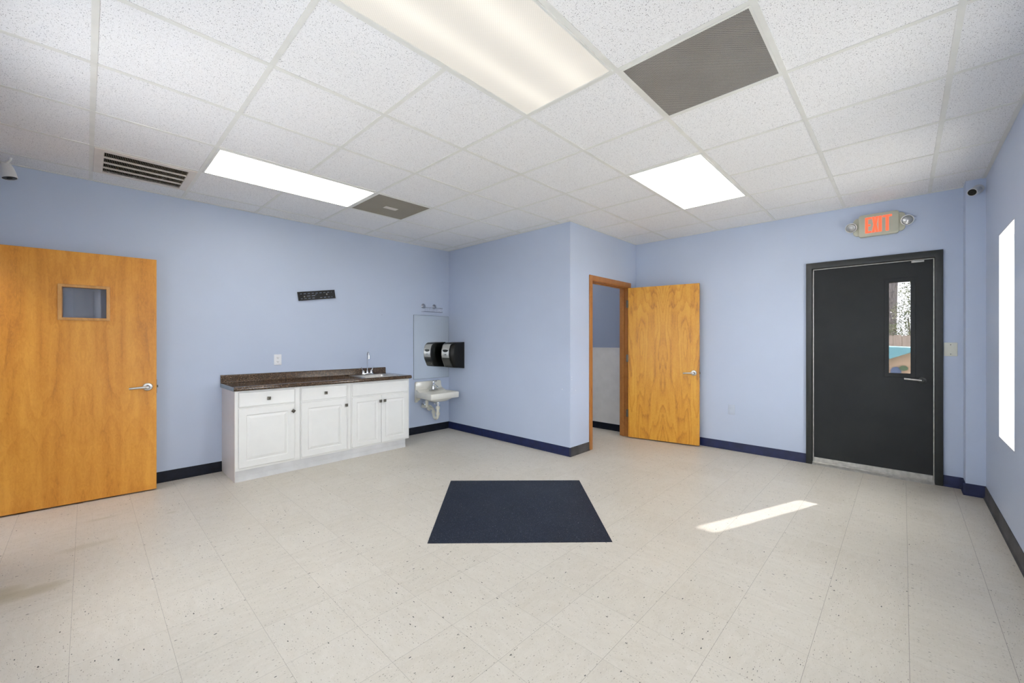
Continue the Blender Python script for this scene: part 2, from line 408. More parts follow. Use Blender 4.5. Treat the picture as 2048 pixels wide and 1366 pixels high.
# ---------------------------------------------------------------- mesh builder
class B:
    def __init__(s): s.bm = bmesh.new(); s.X = Matrix.Identity(4)
    def v(s, p): return s.bm.verts.new(s.X @ Vector(p))
    def box(s, x0, x1, y0, y1, z0, z1):
        a = [s.v((x, y, z)) for x in (x0, x1) for y in (y0, y1) for z in (z0, z1)]
        for f in ((0,1,3,2), (4,6,7,5), (0,4,5,1), (2,3,7,6), (0,2,6,4), (1,5,7,3)):
            s.bm.faces.new([a[i] for i in f])
        return s
    def prism(s, pts, axis, a, b):
        """closed outline in 2-D, extruded along axis 'x','y' or 'z' from a to b"""
        def P(p, w): return {'x': (w, p[0], p[1]), 'y': (p[0], w, p[1]), 'z': (p[0], p[1], w)}[axis]
        A = [s.v(P(p, a)) for p in pts]; Bv = [s.v(P(p, b)) for p in pts]; n = len(pts)
        s.bm.faces.new(A); s.bm.faces.new(Bv[::-1])
        for i in range(n): s.bm.faces.new((A[i], A[(i+1) % n], Bv[(i+1) % n], Bv[i]))
        return s
    def plate(s, axis, u0, u1, v0, v1, w0, w1, holes=(), pad=()):
        """slab with rectangular holes; axis is its normal"""
        def P(u, v, w): return {'x': (w, u, v), 'y': (u, w, v), 'z': (u, v, w)}[axis]
        us = sorted({u0, u1, *[h[0] for h in holes], *[h[1] for h in holes]}); vs = sorted({v0, v1, *[h[2] for h in holes], *[h[3] for h in holes]})
        us = [u for u in us if u0-1e-9 <= u <= u1+1e-9]; vs = [v for v in vs if v0-1e-9 <= v <= v1+1e-9]
        nu, nv = len(us)-1, len(vs)-1
        def solid(i, j):
            if i < 0 or j < 0 or i >= nu or j >= nv: return False
            cu, cv = (us[i]+us[i+1])/2, (vs[j]+vs[j+1])/2
            return not any(h[0] < cu < h[1] and h[2] < cv < h[3] for h in holes)
        cache = {}
        def V(i, j, k):
            if (i, j, k) not in cache: cache[(i, j, k)] = s.v(P(us[i], vs[j], (w0, w1)[k]))
            return cache[(i, j, k)]
        for i in range(nu):
            for j in range(nv):
                if not solid(i, j): continue
                for k in (0, 1): s.bm.faces.new([V(i, j, k), V(i+1, j, k), V(i+1, j+1, k), V(i, j+1, k)])
                if not solid(i-1, j): s.bm.faces.new([V(i, j, 0), V(i, j+1, 0), V(i, j+1, 1), V(i, j, 1)])
                if not solid(i+1, j): s.bm.faces.new([V(i+1, j, 0), V(i+1, j+1, 0), V(i+1, j+1, 1), V(i+1, j, 1)])
                if not solid(i, j-1): s.bm.faces.new([V(i, j, 0), V(i+1, j, 0), V(i+1, j, 1), V(i, j, 1)])
                if not solid(i, j+1): s.bm.faces.new([V(i, j+1, 0), V(i+1, j+1, 0), V(i+1, j+1, 1), V(i, j+1, 1)])
        return s
    def loft(s, rings, caps=True, closed=True):
        R = [[s.v(p) for p in r] for r in rings]; n = len(R[0])
        for a, b in zip(R, R[1:]):
            for i in range(n if closed else n-1): s.bm.faces.new((a[i], a[(i+1) % n], b[(i+1) % n], b[i]))
        if caps:
            s.bm.faces.new(R[0][::-1]); s.bm.faces.new(R[-1])
        return s
    def tube(s, pts, rad, n=12, caps=True):
        pts = [Vector(p) for p in pts]; rings = []; up = None
        for i, p in enumerate(pts):
            t = (pts[min(i+1, len(pts)-1)] - pts[max(i-1, 0)]).normalized()
            if up is None:
                up = Vector((0, 0, 1)) if abs(t.z) < 0.9 else Vector((1, 0, 0))
            a = t.cross(up).normalized(); b = a.cross(t).normalized(); up = b
            r = rad[i] if isinstance(rad, (list, tuple)) else rad
            rings.append([p + (a*math.cos(k*2*PI/n) + b*math.sin(k*2*PI/n))*r for k in range(n)])
        return s.loft(rings, caps)
    def cyl(s, p, q, r, n=20): return s.tube([p, q], r, n)
    def lathe(s, prof, centre, axis, n=24):
        """prof: (radius, height along axis)"""
        ax = Vector(axis).normalized(); up = Vector((0, 0, 1)) if abs(ax.z) < 0.9 else Vector((1, 0, 0))
        a = ax.cross(up).normalized(); b = a.cross(ax)
        c = Vector(centre)
        rings = [[c + ax*h + (a*math.cos(k*2*PI/n) + b*math.sin(k*2*PI/n))*max(r, 1e-4) for k in range(n)] for r, h in prof]
        return s.loft(rings, True)
    def ball(s, c, r, n=12, sc=(1, 1, 1)):
        m = Matrix.Translation(c) @ Matrix.Diagonal((sc[0], sc[1], sc[2], 1))
        bmesh.ops.create_icosphere(s.bm, subdivisions=2 if n < 16 else 3, radius=r, matrix=s.X @ m); return s
    def bevel(s, w, seg=2, angle=40):
        s.bm.normal_update()
        bmesh.ops.recalc_face_normals(s.bm, faces=s.bm.faces[:])
        es = [e for e in s.bm.edges if len(e.link_faces) == 2 and e.calc_face_angle(0) > math.radians(angle)]
        bmesh.ops.bevel(s.bm, geom=es, offset=w, segments=seg, profile=0.5, affect='EDGES', clamp_overlap=True)
        return s
    def done(s, name, mat, parent=None, origin=None, smooth=35):
        bmesh.ops.recalc_face_normals(s.bm, faces=s.bm.faces[:])
        if origin is not None: bmesh.ops.translate(s.bm, verts=s.bm.verts[:], vec=-Vector(origin))
        me = bpy.data.meshes.new(name); s.bm.to_mesh(me); s.bm.free()
        if smooth:
            for p in me.polygons: p.use_smooth = True
            me.set_sharp_from_angle(angle=math.radians(smooth))
        o = bpy.data.objects.new(name, me); C.objects.link(o)
        if isinstance(mat, (list, tuple)):
            for m in mat: me.materials.append(m)
        else: me.materials.append(mat)
        if origin is not None: o.location = origin
        if parent is not None: o.parent = parent
        return o

def tag(o, label, cat, group=None, kind=None):
    o['label'] = label; o['category'] = cat
    if group: o['group'] = group
    if kind: o['kind'] = kind
    return o

def thing(name, loc, label, cat, group=None, kind=None, rz=0.0):
    o = bpy.data.objects.new(name, None); o.empty_display_size = 0.1
    o.location = loc; o.rotation_euler = (0, 0, rz); C.objects.link(o)
    return tag(o, label, cat, group, kind)

def struct(name, b, mat, label, cat, smooth=0):
    return tag(b.done(name, mat, smooth=smooth), label, cat, kind='structure')

def circle(c, r, n=20, a0=0.0): return [(c[0]+r*math.cos(a0+k*2*PI/n), c[1]+r*math.sin(a0+k*2*PI/n)) for k in range(n)]

def rrect(u0, u1, v0, v1, r, n=5):
    pts = []
    for cx, cy, a in ((u1-r, v1-r, 0), (u0+r, v1-r, PI/2), (u0+r, v0+r, PI), (u1-r, v0+r, 3*PI/2)):
        for k in range(n+1): pts.append((cx+r*math.cos(a+k*PI/2/n), cy+r*math.sin(a+k*PI/2/n)))
    return pts

# ================================================================ ROOM SHELL
T = 0.6096
GX = lambda i: 1.8557 + T*i
GY = lambda j: 1.6551 - T*j
TOP = CEIL + 0.10
XF = XE + 0.16          # outside face of the far wall
YF = YR - 0.16

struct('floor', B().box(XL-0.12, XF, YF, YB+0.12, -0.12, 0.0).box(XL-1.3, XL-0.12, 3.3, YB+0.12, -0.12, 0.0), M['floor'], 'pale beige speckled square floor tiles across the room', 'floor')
door3 = (-0.225, 0.725, 0.0, 2.12)    # opening in the far wall (y0,y1,z0,z1)
struct('wall_back', B().box(XL-1.3, XF, YB, YB+0.12, 0, TOP), M['wall'], 'pale blue painted wall behind the white cabinets', 'wall')
struct('wall_corner', B().box(XC, XC+0.10, YD+0.12, YB, 0, TOP), M['wall_C'], 'pale blue wall beside the hand sink, ending at the outer corner', 'wall')
struct('wall_return', B().plate('y', XC, XE, 0, TOP, YD, YD+0.12, [(4.245, 5.18, -1, 2.065)]), M['wall_C'], 'short pale blue wall holding the small inner doorway', 'wall')
struct('wall_far', B().plate('x', YF, YB, 0, TOP, XE, XF, [door3[:2]+(-1, door3[3])]), M['wall_E'], 'pale blue wall with the charcoal outside door', 'wall')
struct('wall_right', B().plate('y', XL-0.12, XE, 0, TOP, YF, YR, [(a, b, WZ0, WZ1) for a, b in WINDOWS]), M['wall'], 'pale blue wall along the right edge with narrow windows', 'wall')
D1 = (3.935, 4.865, 2.06)
struct('wall_left', B().plate('x', YR, YB, 0, TOP, XL-0.12, XL, [(D1[0], D1[1], -1, D1[2])]+[(a, b, WZ0, WZ1) for a, b in FILL_WINDOWS]), M['wall'], 'pale blue wall at the left where the birch door is hung', 'wall')
# hallway behind the left doorway
hb = B(); hb.box(XL-1.3, XL-1.2, 3.3, YB, 0, TOP); hb.box(XL-1.2, XL-0.12, 3.3, 3.4, 0, TOP)
struct('wall_hallway', hb, M['wall'], 'blue hallway wall beyond the left doorway', 'wall')

# ceiling with openings for the three grilles
vent_c = (GX(-3)+0.012, GX(-2)-0.012, GY(-4)+0.012, GY(-5)-0.012)
struct('ceiling', B().plate('z', XL-1.3, XF, YF, YB+0.12, CEIL, CEIL+0.02, [vent_c, (XL-1.4, XL-0.12, YF-0.1, 3.3)]), M['ceiling'], 'white speckled mineral fibre ceiling tiles', 'ceiling')
struct('trim_1', (lambda b: [
    *[b.box(GX(i)-0.012, GX(i)+0.012, YR, (YB if GX(i) < XC else YD), CEIL-0.003, CEIL+0.001) for i in range(-3, 6)],
    *[b.box(XL, (XE if GY(j) < YD else XC), GY(j)-0.012, GY(j)+0.012, CEIL-0.0035, CEIL+0.001) for j in range(-5, 4)]] and b)(B()),
    M['tbar'], 'white metal grid of bars holding the ceiling tiles', 'ceiling grid')
# wall angle round the ceiling edge
wa = B()
wa.box(XL, XC, YB-0.02, YB, CEIL-0.004, CEIL+0.001); wa.box(XC-0.02, XC, YD-0.02, YB, CEIL-0.004, CEIL+0.001)
wa.box(XC, XE, YD-0.02, YD, CEIL-0.004, CEIL+0.001); wa.box(XE-0.02, XE, YR, YD, CEIL-0.004, CEIL+0.001); wa.box(XL, XE, YR, YR+0.022, CEIL-0.004, CEIL+0.001)
struct('trim_2', wa, M['tbar'], 'thin white edge trim where ceiling meets walls', 'ceiling trim')
# roof above keeps daylight out; unseen eave added to block sun at right-hand windows
struct('roof_sun_block', B().box(XL-1.3, XF+0.05, YF-1.35, YB+0.4, TOP, TOP+0.15).box(XF+0.05, 7.7, YF-1.35, -0.97, TOP, TOP+0.15), M['white'], 'roof slab with unseen eave added to block sun from the windows', 'roof')

# pilaster in the right corner
bump = B().box(5.205, XE, YR, -0.385, 0, CEIL)
struct('wall_pilaster', bump, M['wall'], 'narrow blue boxed-out column in the right corner under the small camera', 'wall')

# cove base: a 10 cm rubber strip with a small toe
def cove(b, p, q, nrm, h=0.10):
    """strip from p to q (xy) on a wall whose room side normal is nrm"""
    t = (Vector(q)-Vector(p)).normalized(); n = Vector(nrm)
    prof = [(0.0, 0.0), (0.016, 0.0), (0.0155, 0.003), (0.009, 0.009), (0.0055, 0.02), (0.005, h-0.004), (0.003, h), (0.0, h)]
    b.loft([[(w[0]+n.x*a, w[1]+n.y*a, z) for a, z in prof] for w in (Vector(p), Vector(q))])
b = B(); cove(b, (XL, YB), (0.955, YB), (0, -1)); struct('baseboard_back', b, M['cove_black'], 'near-black rubber baseboard left of the white cabinets', 'baseboard', 30)
b = B(); cove(b, (2.79, YB), (XC, YB), (0, -1)); struct('baseboard_sink', b, M['cove_black'], 'near-black baseboard under the hand sink', 'baseboard', 30)
b = B(); cove(b, (XC, YB), (XC, YD-0.012), (-1, 0)); struct('baseboard_corner', b, M['cove'], 'navy baseboard running from the sink corner to the outer corner', 'baseboard', 30)
b = B(); cove(b, (XC-0.012, YD), (4.200, YD), (0, -1)); struct('baseboard_return', b, M['cove_grey'], 'short grey baseboard between outer corner and inner doorway', 'baseboard', 30)
b = B(); cove(b, (XE, YD), (XE, 0.757), (-1, 0)); struct('baseboard_far', b, M['cove'], 'navy baseboard between the open wooden door and charcoal door', 'baseboard', 30)
b = B(); cove(b, (XE, -0.262), (XE, -0.385), (-1, 0)); cove(b, (XE, -0.385), (5.205, -0.385), (0, 1)); cove(b, (5.205, -0.37), (5.205, YR), (-1, 0))
struct('baseboard_pilaster', b, M['cove'], 'navy baseboard stepping round the boxed-out column', 'baseboard', 30)
b = B(); cove(b, (5.205, YR), (XL, YR), (0, 1)); struct('baseboard_right', b, M['cove_grey'], 'scuffed dark grey baseboard along the right wall', 'baseboard', 30)

# small room behind the inner doorway
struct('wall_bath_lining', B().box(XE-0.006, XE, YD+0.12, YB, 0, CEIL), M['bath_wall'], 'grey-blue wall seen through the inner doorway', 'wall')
bb = B(); bb.box(XE-0.012, XE-0.006, YD+0.13, YB, 0.0, 1.21); bb.box(XE-0.02, XE-0.006, YD+0.13, YB, 1.205, 1.22)
struct('wall_bath_wainscot', bb, M['white_panel'], 'white wainscot panel on the wall inside the inner doorway', 'wall panel')
b = B(); cove(b, (XE-0.012, YB), (XE-0.012, YD+0.13), (-1, 0), 0.095); struct('baseboard_bath', b, M['cove_black'], 'black baseboard inside the inner doorway', 'baseboard', 30)
bl = thing('ceiling_light', (4.55, 3.9, CEIL), 'unseen round ceiling lamp added to brighten the inner doorway room', 'light')  # out-of-view lamp added to brighten the small room
hl = thing('hallway_fill_light', (XL-0.68, 4.2, CEIL-0.001), 'unseen fill light added in the hallway beyond the left doorway', 'light')  # unseen lamp added to send fill light through the left doorway
B().plate('z', -0.3, 0.3, -0.6, 0.6, -0.02, 0.0, [(-0.28, 0.28, -0.58, 0.58)]).done('frame', M['tbar'], hl, smooth=0)
B().box(-0.28, 0.28, -0.58, 0.58, -0.015, -0.002).done('lens', emis('hall_fill_lens', (1, 0.97, 0.92), 9.0), hl, smooth=0)
B().lathe([(0.14, 0.0), (0.14, -0.02), (0.12, -0.03)], (0, 0, 0), (0, 0, 1), 32).done('base', M['white'], bl)
B().lathe([(0.118, -0.03), (0.115, -0.05), (0.08, -0.075), (0.02, -0.085)], (0, 0, 0), (0, 0, 1), 32).done('lens', emis('bath_fill_globe', (1, 0.96, 0.88), 40.0), bl)

# ---------------------------------------------------------------- windows in the right wall
for k, (a, b_) in enumerate(WINDOWS):
    place = ['nearest the charcoal door, bright against the right edge', 'in the middle of the right wall', 'beside the camera position on the right wall'][k]
    w = thing('window_%d' % (k+1), ((a+b_)/2, YR, WZ0), 'tall narrow white window recess ' + place, 'window', kind='structure')
    o = Vector(w.location)
    hx = (b_-a)/2; H = WZ1-WZ0; e = 0.008
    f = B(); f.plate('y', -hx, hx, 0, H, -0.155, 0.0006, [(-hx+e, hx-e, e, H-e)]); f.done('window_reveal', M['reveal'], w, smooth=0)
    f = B(); f.plate('y', -hx+e, hx-e, e, H-e, -0.15, -0.115, [(-hx+0.045, hx-0.045, 0.045, H/2-0.018), (-hx+0.045, hx-0.045, H/2+0.018, H-0.045)]); f.bevel(0.003).done('window_frame', M['white'], w)
    f = B(); f.box(-hx+0.04, hx-0.04, -0.135, -0.131, 0.04, H/2-0.012); f.box(-hx+0.04, hx-0.04, -0.135, -0.131, H/2+0.012, H-0.04); f.done('pane', M['glass'], w, smooth=0)

for k, (a, b_) in enumerate(FILL_WINDOWS):
    w = thing('window_%d' % (k+4), (XL, (a+b_)/2, WZ0), 'unseen narrow window added to the left wall for fill light, ' + ['beside the camera position', 'just before the open birch door'][k], 'window', kind='structure')
    hx = (b_-a)/2; H = WZ1-WZ0; e = 0.008
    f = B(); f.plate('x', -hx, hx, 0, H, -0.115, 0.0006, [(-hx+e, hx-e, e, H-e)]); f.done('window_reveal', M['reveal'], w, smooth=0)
    f = B(); f.plate('x', -hx+e, hx-e, e, H-e, -0.11, -0.08, [(-hx+0.045, hx-0.045, 0.045, H/2-0.018), (-hx+0.045, hx-0.045, H/2+0.018, H-0.045)]); f.bevel(0.003).done('window_frame', M['white'], w)
    f = B(); f.box(-0.097, -0.093, -hx+0.04, hx-0.04, 0.04, H/2-0.012); f.box(-0.097, -0.093, -hx+0.04, hx-0.04, H/2+0.012, H-0.04); f.done('pane', M['glass'], w, smooth=0)

# ================================================================ DOORS
def lever(parent, x, z, side, direction, mat):
    """round rose and lever on a slab face at y = side*0.022 (slab local space)"""
    s = 1 if side > 0 else -1; y0 = 0.0225*s
    b = B()
    b.lathe([(0.034, 0), (0.034, 0.006), (0.030, 0.011), (0.016, 0.013), (0.012, 0.018), (0.011, 0.05), (0.013, 0.056), (0.010, 0.062)], (x, y0, z), (0, s, 0), 28)
    L = 0.118
    rings = []
    for k in range(9):
        u = k/8; r = 0.0115*(1-0.25*u); yy = y0 + s*(0.052 + 0.006*math.sin(u*PI)); zz = z - 0.006*u*u
        rings.append([(x+direction*L*u, yy + r*0.62*math.cos(q*PI/6), zz + r*math.sin(q*PI/6)) for q in range(12)])
    b.loft(rings)
    return b.done('lever_handle', mat, parent)

def slab_door(name, hinge, free, width, zb, zt, mat, label, lite, thick=0.044):
    """hinge -> free edge in plan; local x along the width, y = across, z up; camera side is local -y"""
    h = Vector(hinge); dr = (Vector(free)-h); ang = math.atan2(dr.y, dr.x)
    root = thing(name, (h.x, h.y, 0), label, 'door', kind='structure', rz=ang)
    b = B(); b.plate('y', 0, width, zb, zt, -thick/2, thick/2, [lite] if lite else [])
    slab = b.bevel(0.0012, 1).done('door_slab', mat, root)
    return root, slab

# door 1: birch door with a small vision panel, standing open against the back wall.  face plane runs (-0.48,4.843)-(0.427,4.767)
f0, f1 = Vector((-0.485, 4.8435)), Vector((0.431, 4.7665))
dv = (f1-f0).normalized(); nn = Vector((-dv.y, dv.x))       # nn points to the wall
h1 = f0 + nn*0.022; e1 = f1 + nn*0.022
W1 = (f1-f0).length
lx0, lx1, lz0, lz1 = W1-0.588+0.022, W1-0.293-0.022, 1.481+0.022, 1.768-0.022
door_a, slab_a = slab_door('door_1', h1, e1, W1, 0.012, 2.033, M['wood1'], 'birch veneer door with small square window standing open at the left', (lx0, lx1, lz0, lz1))
for s in (-1, 1):
    b = B(); y0, y1 = (s*0.0225, s*0.033) if s > 0 else (-0.033, -0.0225)
    b.plate('y', lx0-0.022, lx1+0.022, lz0-0.022, lz1+0.022, y0, y1, [(lx0, lx1, lz0, lz1)]); b.bevel(0.003).done('vision_frame', M['beadwood'], slab_a)
B().box(lx0, lx1, -0.003, 0.003, lz0, lz1).done('vision_pane', M['vision_glass'], slab_a, smooth=0)
lever(slab_a, W1-0.058, 0.915, -1, -1, M['steel']); lever(slab_a, W1-0.058, 0.915, 1, -1, M['steel'])
B().box(W1, W1+0.002, -0.012, 0.012, 0.855, 0.975).box(W1, W1+0.011, -0.007, 0.007, 0.905, 0.925).done('latch', M['knob'], slab_a)
for z in (0.25, 1.03, 1.8):
    B().cyl((-0.006, 0.026, z-0.05), (-0.006, 0.026, z+0.05), 0.007, 12).done('hinge', M['knob'], door_a)
# its frame in the left wall
b = B()
b.plate('x', D1[0]-0.06, D1[1]+0.06, 0, D1[2]+0.06, XL, XL+0.014, [(D1[0]+0.012, D1[1]-0.012, -1, D1[2]-0.012)])
b.plate('x', D1[0], D1[1], 0, D1[2], XL-0.13, XL, [(D1[0]+0.02, D1[1]-0.02, -1, D1[2]-0.02)])
struct('door_4', b.bevel(0.003, 1), M['casing'], 'stained wood door frame in the left wall', 'door frame', 30)

# door 2: bookmatched veneer door at the inner doorway
f0, f1 = Vector((5.108, 2.705)), Vector((5.268, 1.829))
dv = (f1-f0).normalized(); nn = Vector((-dv.y, dv.x))       # to +x side
W2 = (f1-f0).length
door_b, slab_b = slab_door('door_2', f0+nn*0.022, f1+nn*0.022, W2, 0.014, 2.037, M['wood2'], 'open golden wood door with mirrored grain at the small inner doorway', None)
lever(slab_b, W2-0.062, 0.918, -1, -1, M['steel']); lever(slab_b, W2-0.062, 0.918, 1, -1, M['steel'])
B().box(W2, W2+0.002, -0.012, 0.012, 0.86, 0.98).box(W2, W2+0.009, -0.007, 0.007, 0.905, 0.93).done('latch', M['knob'], slab_b)
for z in (0.335, 1.083, 1.822):
    b = B(); b.cyl((-0.004, -0.019, z-0.05), (-0.004, -0.019, z+0.05), 0.0075, 12); b.box(-0.026, -0.002, -0.0285, -0.0215, z-0.05, z+0.05); b.done('hinge', M['knob'], door_b)
fr = thing('door_5', (4.72, YD, 0), 'reddish stained wood casing round the small inner doorway', 'door frame', kind='structure')
b = B(); b.plate('y', 4.198-4.72, 5.232-4.72, 0, 2.118, -0.013, 0.0, [(4.262-4.72, 5.166-4.72, -1, 2.052)]); b.bevel(0.004, 2).done('casing', M['casing'], fr)
b = B(); b.plate('y', 4.247-4.72, 5.178-4.72, 0, 2.063, 0.0, 0.125, [(4.265-4.72, 5.162-4.72, -1, 2.047)]); b.plate('y', 4.265-4.72, 5.162-4.72, 0, 2.047, 0.048, 0.088, [(4.277-4.72, 5.150-4.72, -1, 2.035)]); b.bevel(0.002, 1).done('door_jamb', M['casing'], fr)

# door 3: charcoal outside door
d3 = thing('door_3', (XE, 0.25, 0), 'charcoal steel outside door with narrow window in a dark frame', 'door', kind='structure')
oy = 0.25
b = B()
b.plate('x', -0.262-oy, 0.757-oy, 0, 2.147, -0.022, 0.0, [(-0.210-oy, 0.705-oy, -1, 2.085)])
b.plate('x', door3[0]-oy, door3[1]-oy, 0, door3[3], 0.0, 0.165, [(-0.210-oy, 0.705-oy, -1, 2.085)])
b.plate('x', -0.210-oy, 0.705-oy, 0, 2.085, 0.075, 0.165, [(-0.185-oy, 0.680-oy, -1, 2.062)])
b.bevel(0.003, 2).done('door_frame', M['frame_dark'], d3)
SX = 0.012   # room side of the slab, behind the wall face
wy0, wy1, wz0, wz1 = -0.050, 0.101, 1.005, 1.883
b = B(); b.plate('x', -0.199-oy, 0.692-oy, 0.030, 2.073, SX, SX+0.044, [(wy0-0.004-oy, wy1+0.004-oy, wz0-0.004, wz1+0.004)])
sl = b.bevel(0.0015, 1).done('door_slab', M['door_steel'], d3)
b = B()
for x0, x1 in ((SX-0.005, SX), (SX+0.044, SX+0.049)):
    b.plate('x', wy0-0.034-oy, wy1+0.034-oy, wz0-0.038, wz1+0.036, x0, x1, [(wy0-oy, wy1-oy, wz0, wz1)])
b.bevel(0.0015, 1).done('window_frame', M['door_steel'], sl)
B().box(SX+0.018, SX+0.024, wy0-oy, wy1-oy, wz0, wz1).done('pane', M['tint_glass'], sl, smooth=0)
# weather strip: thin pale line round three sides, sweep and threshold at the foot
b = B()
b.box(SX-0.004, SX+0.010, 0.693-oy, 0.699-oy, 0.03, 2.080); b.box(SX-0.004, SX+0.010, -0.206-oy, -0.200-oy, 0.03, 2.080); b.box(SX-0.004, SX+0.010, -0.206-oy, 0.699-oy, 2.0745, 2.080)
b.done('weather_strip', M['alu'], d3, smooth=0)
b = B(); b.box(SX-0.006, SX, -0.197-oy, 0.690-oy, 0.031, 0.075)
for k in range(7):
    b.cyl((SX-0.009, -0.12+k*0.125-oy, 0.055), (SX-0.004, -0.12+k*0.125-oy, 0.055), 0.004, 10)
b.done('door_sweep', M['alu'], sl)
b = B(); b.prism([(-0.03-0.01, 0.0), (-0.03, 0.010), (-0.005, 0.022), (0.0, 0.0295), (0.12, 0.0295), (0.16, 0.0)], 'y', -0.207-oy, 0.702-oy); b.done('threshold', M['alu'], d3)
# lever
b = B(); ly = -0.130-oy; lz = 0.948
b.lathe([(0.030, 0), (0.028, 0.008), (0.012, 0.012), (0.011, 0.045)], (SX, ly, lz), (-1, 0, 0), 24); b.done('lever_rose', M['frame_dark'], sl)
b = B(); rings = []
for k in range(9):
    u = k/8; r = 0.009*(1-0.2*abs(u-0.5))
    rings.append([(SX-0.050 + r*0.7*math.cos(q*PI/6), ly+0.006+0.118*u, lz+0.002+0.008*u + r*math.sin(q*PI/6)) for q in range(12)])
b.loft(rings).done('lever', M['steel'], sl)
b = B(); b.box(-0.018, SX, -0.140-oy, -0.055-oy, 2.052, 2.066); b.cyl((-0.022, -0.07-oy, 2.059), (-0.012, -0.07-oy, 2.059), 0.009, 12); b.done('closer_bracket', M['steel'], d3)

# ================================================================ CABINETS
YFACE = 4.47
YBK = YB - 0.003
def raised_panel(b, x0, x1, z0, z1, y):
    """door with frame, groove and raised centre; front at y (towards -y)"""
    th = 0.018
    fw = 0.062 if x1-x0 > 0.4 else 0.052
    lv = [(0, 0.0, y+th), (0, 0.0, y+0.003), (0.003, 0, y), (fw, 0, y), (fw+0.006, 0, y+0.006), (fw+0.012, 0, y+0.006), (fw+0.034, 0, y+0.0005)]
    rings = []
    for ins, _, yy in lv:
        rings.append([(x0+ins, yy, z0+ins), (x1-ins, yy, z0+ins), (x1-ins, yy, z1-ins), (x0+ins, yy, z1-ins)])
    b.loft(rings, True)
def drawer_front(b, x0, x1, z0, z1, y):
    rings = []
    for ins, yy in ((0, y+0.018), (0, y+0.004), (0.004, y), (0.012, y), (0.016, y+0.0008)):
        rings.append([(x0+ins, yy, z0+ins), (x1-ins, yy, z0+ins), (x1-ins, yy, z1-ins), (x0+ins, yy, z1-ins)])
    b.loft(rings, True)
def knob(parent, x, z, y, tilt=0.0):
    b = B(); b.X = Matrix.Translation((x, y, z)) @ Matrix.Rotation(tilt, 4, 'Y')
    b.cyl((0, 0, 0), (0, -0.014, 0), 0.006, 10)
    h = 0.0155
    rings = [[(-h*k, yy, -h*k), (h*k, yy, -h*k), (h*k, yy, h*k), (-h*k, yy, h*k)] for k, yy in ((0.7, -0.012), (1, -0.016), (1, -0.020), (0.25, -0.027))]
    b.loft(rings)
    return b.done('knob', M['knob'], parent, smooth=20)

def cabinet(x0, x1, label, fronts, left_panel=False, right_end=False):
    cx = (x0+x1)/2
    root = thing('base_cabinet', (cx, (YFACE+YBK)/2, 0), label, 'cabinet', 'white base cabinets under the counter')
    ox, oy = cx, (YFACE+YBK)/2
    b = B(); kx1 = x1-0.045 if right_end else x1
    xa = x0+(0.002 if not left_panel else 0)-ox
    b.plate('z', xa, x1-ox, YFACE-oy, YBK-oy, 0.102, 0.846, [(xa+0.018, x1-0.018-ox, YFACE+0.018-oy, YBK-0.018-oy)])
    b.box(xa+0.018, x1-0.018-ox, YFACE+0.018-oy, YBK-0.018-oy, 0.102, 0.12)
    b.done('body', M['cab'], root, smooth=0)
    B().plate('z', x0+0.004-ox, kx1-0.003-ox, YFACE+0.032-oy, YBK-oy, 0.0, 0.102, [(x0+0.03-ox, kx1-0.03-ox, YFACE+0.06-oy, YBK-0.03-oy)]).done('plinth', M['cab_side'], root, smooth=0)
    if left_panel:
        B().box(x0-0.004-ox, x0-ox, YFACE-oy, YBK-oy, 0.0, 0.848).done('side_panel', M['cab_side'], root, smooth=0)
    for kind, a, b1, z0, z1, kx, kz, tl in fronts:
        bb = B(); y = YFACE-0.0185-oy
        (raised_panel if kind == 'door' else drawer_front)(bb, a-ox, b1-ox, z0, z1, y)
        p = bb.done({'door': 'door', 'drawer': 'drawer_front', 'panel': 'false_front'}[kind], M['cab'], root, smooth=12)
        if kx is not None: knob(p, kx-ox, kz, y, tl)
    return root
cabinet(0.955, 1.519, 'white cabinet at the left end of the counter, one drawer over one door', [('drawer', 0.980, 1.464, 0.697, 0.833, 1.226, 0.762, 0.08), ('door', 0.980, 1.464, 0.126, 0.681, 1.446, 0.611, 0.7)], left_panel=True)
cabinet(1.520, 2.052, 'middle white cabinet, one drawer over one door', [('drawer', 1.530, 2.002, 0.697, 0.833, 1.767, 0.764, 0.02), ('door', 1.530, 2.002, 0.121, 0.681, 1.989, 0.609, 0.0)])
cabinet(2.053, 2.797, 'white sink cabinet with two doors at the right end of the counter', [('panel', 2.063, 2.775, 0.694, 0.833, None, None, 0), ('door', 2.063, 2.4145, 0.118, 0.677, 2.396, 0.611, 0.0), ('door', 2.4175, 2.770, 0.118, 0.677, 2.452, 0.612, 0.0)], right_end=True)

tk = thing('toe_kick_board', (1.85, YFACE+0.016, 0), 'long scuffed pale toe-kick board along the foot of the white cabinets', 'toe kick')
B().box(0.9555-1.85, 2.752-1.85, -0.006, 0.014, 0.0, 0.1015).done('board', M['kick'], tk, smooth=0)
b = B(); b.prism([(-0.016, 0.0), (-0.0062, 0.0), (-0.0062, 0.046), (-0.010, 0.044), (-0.014, 0.012)], 'x', 0.957-1.85, 2.750-1.85); b.done('base_strip', M['kick'], tk, smooth=0)

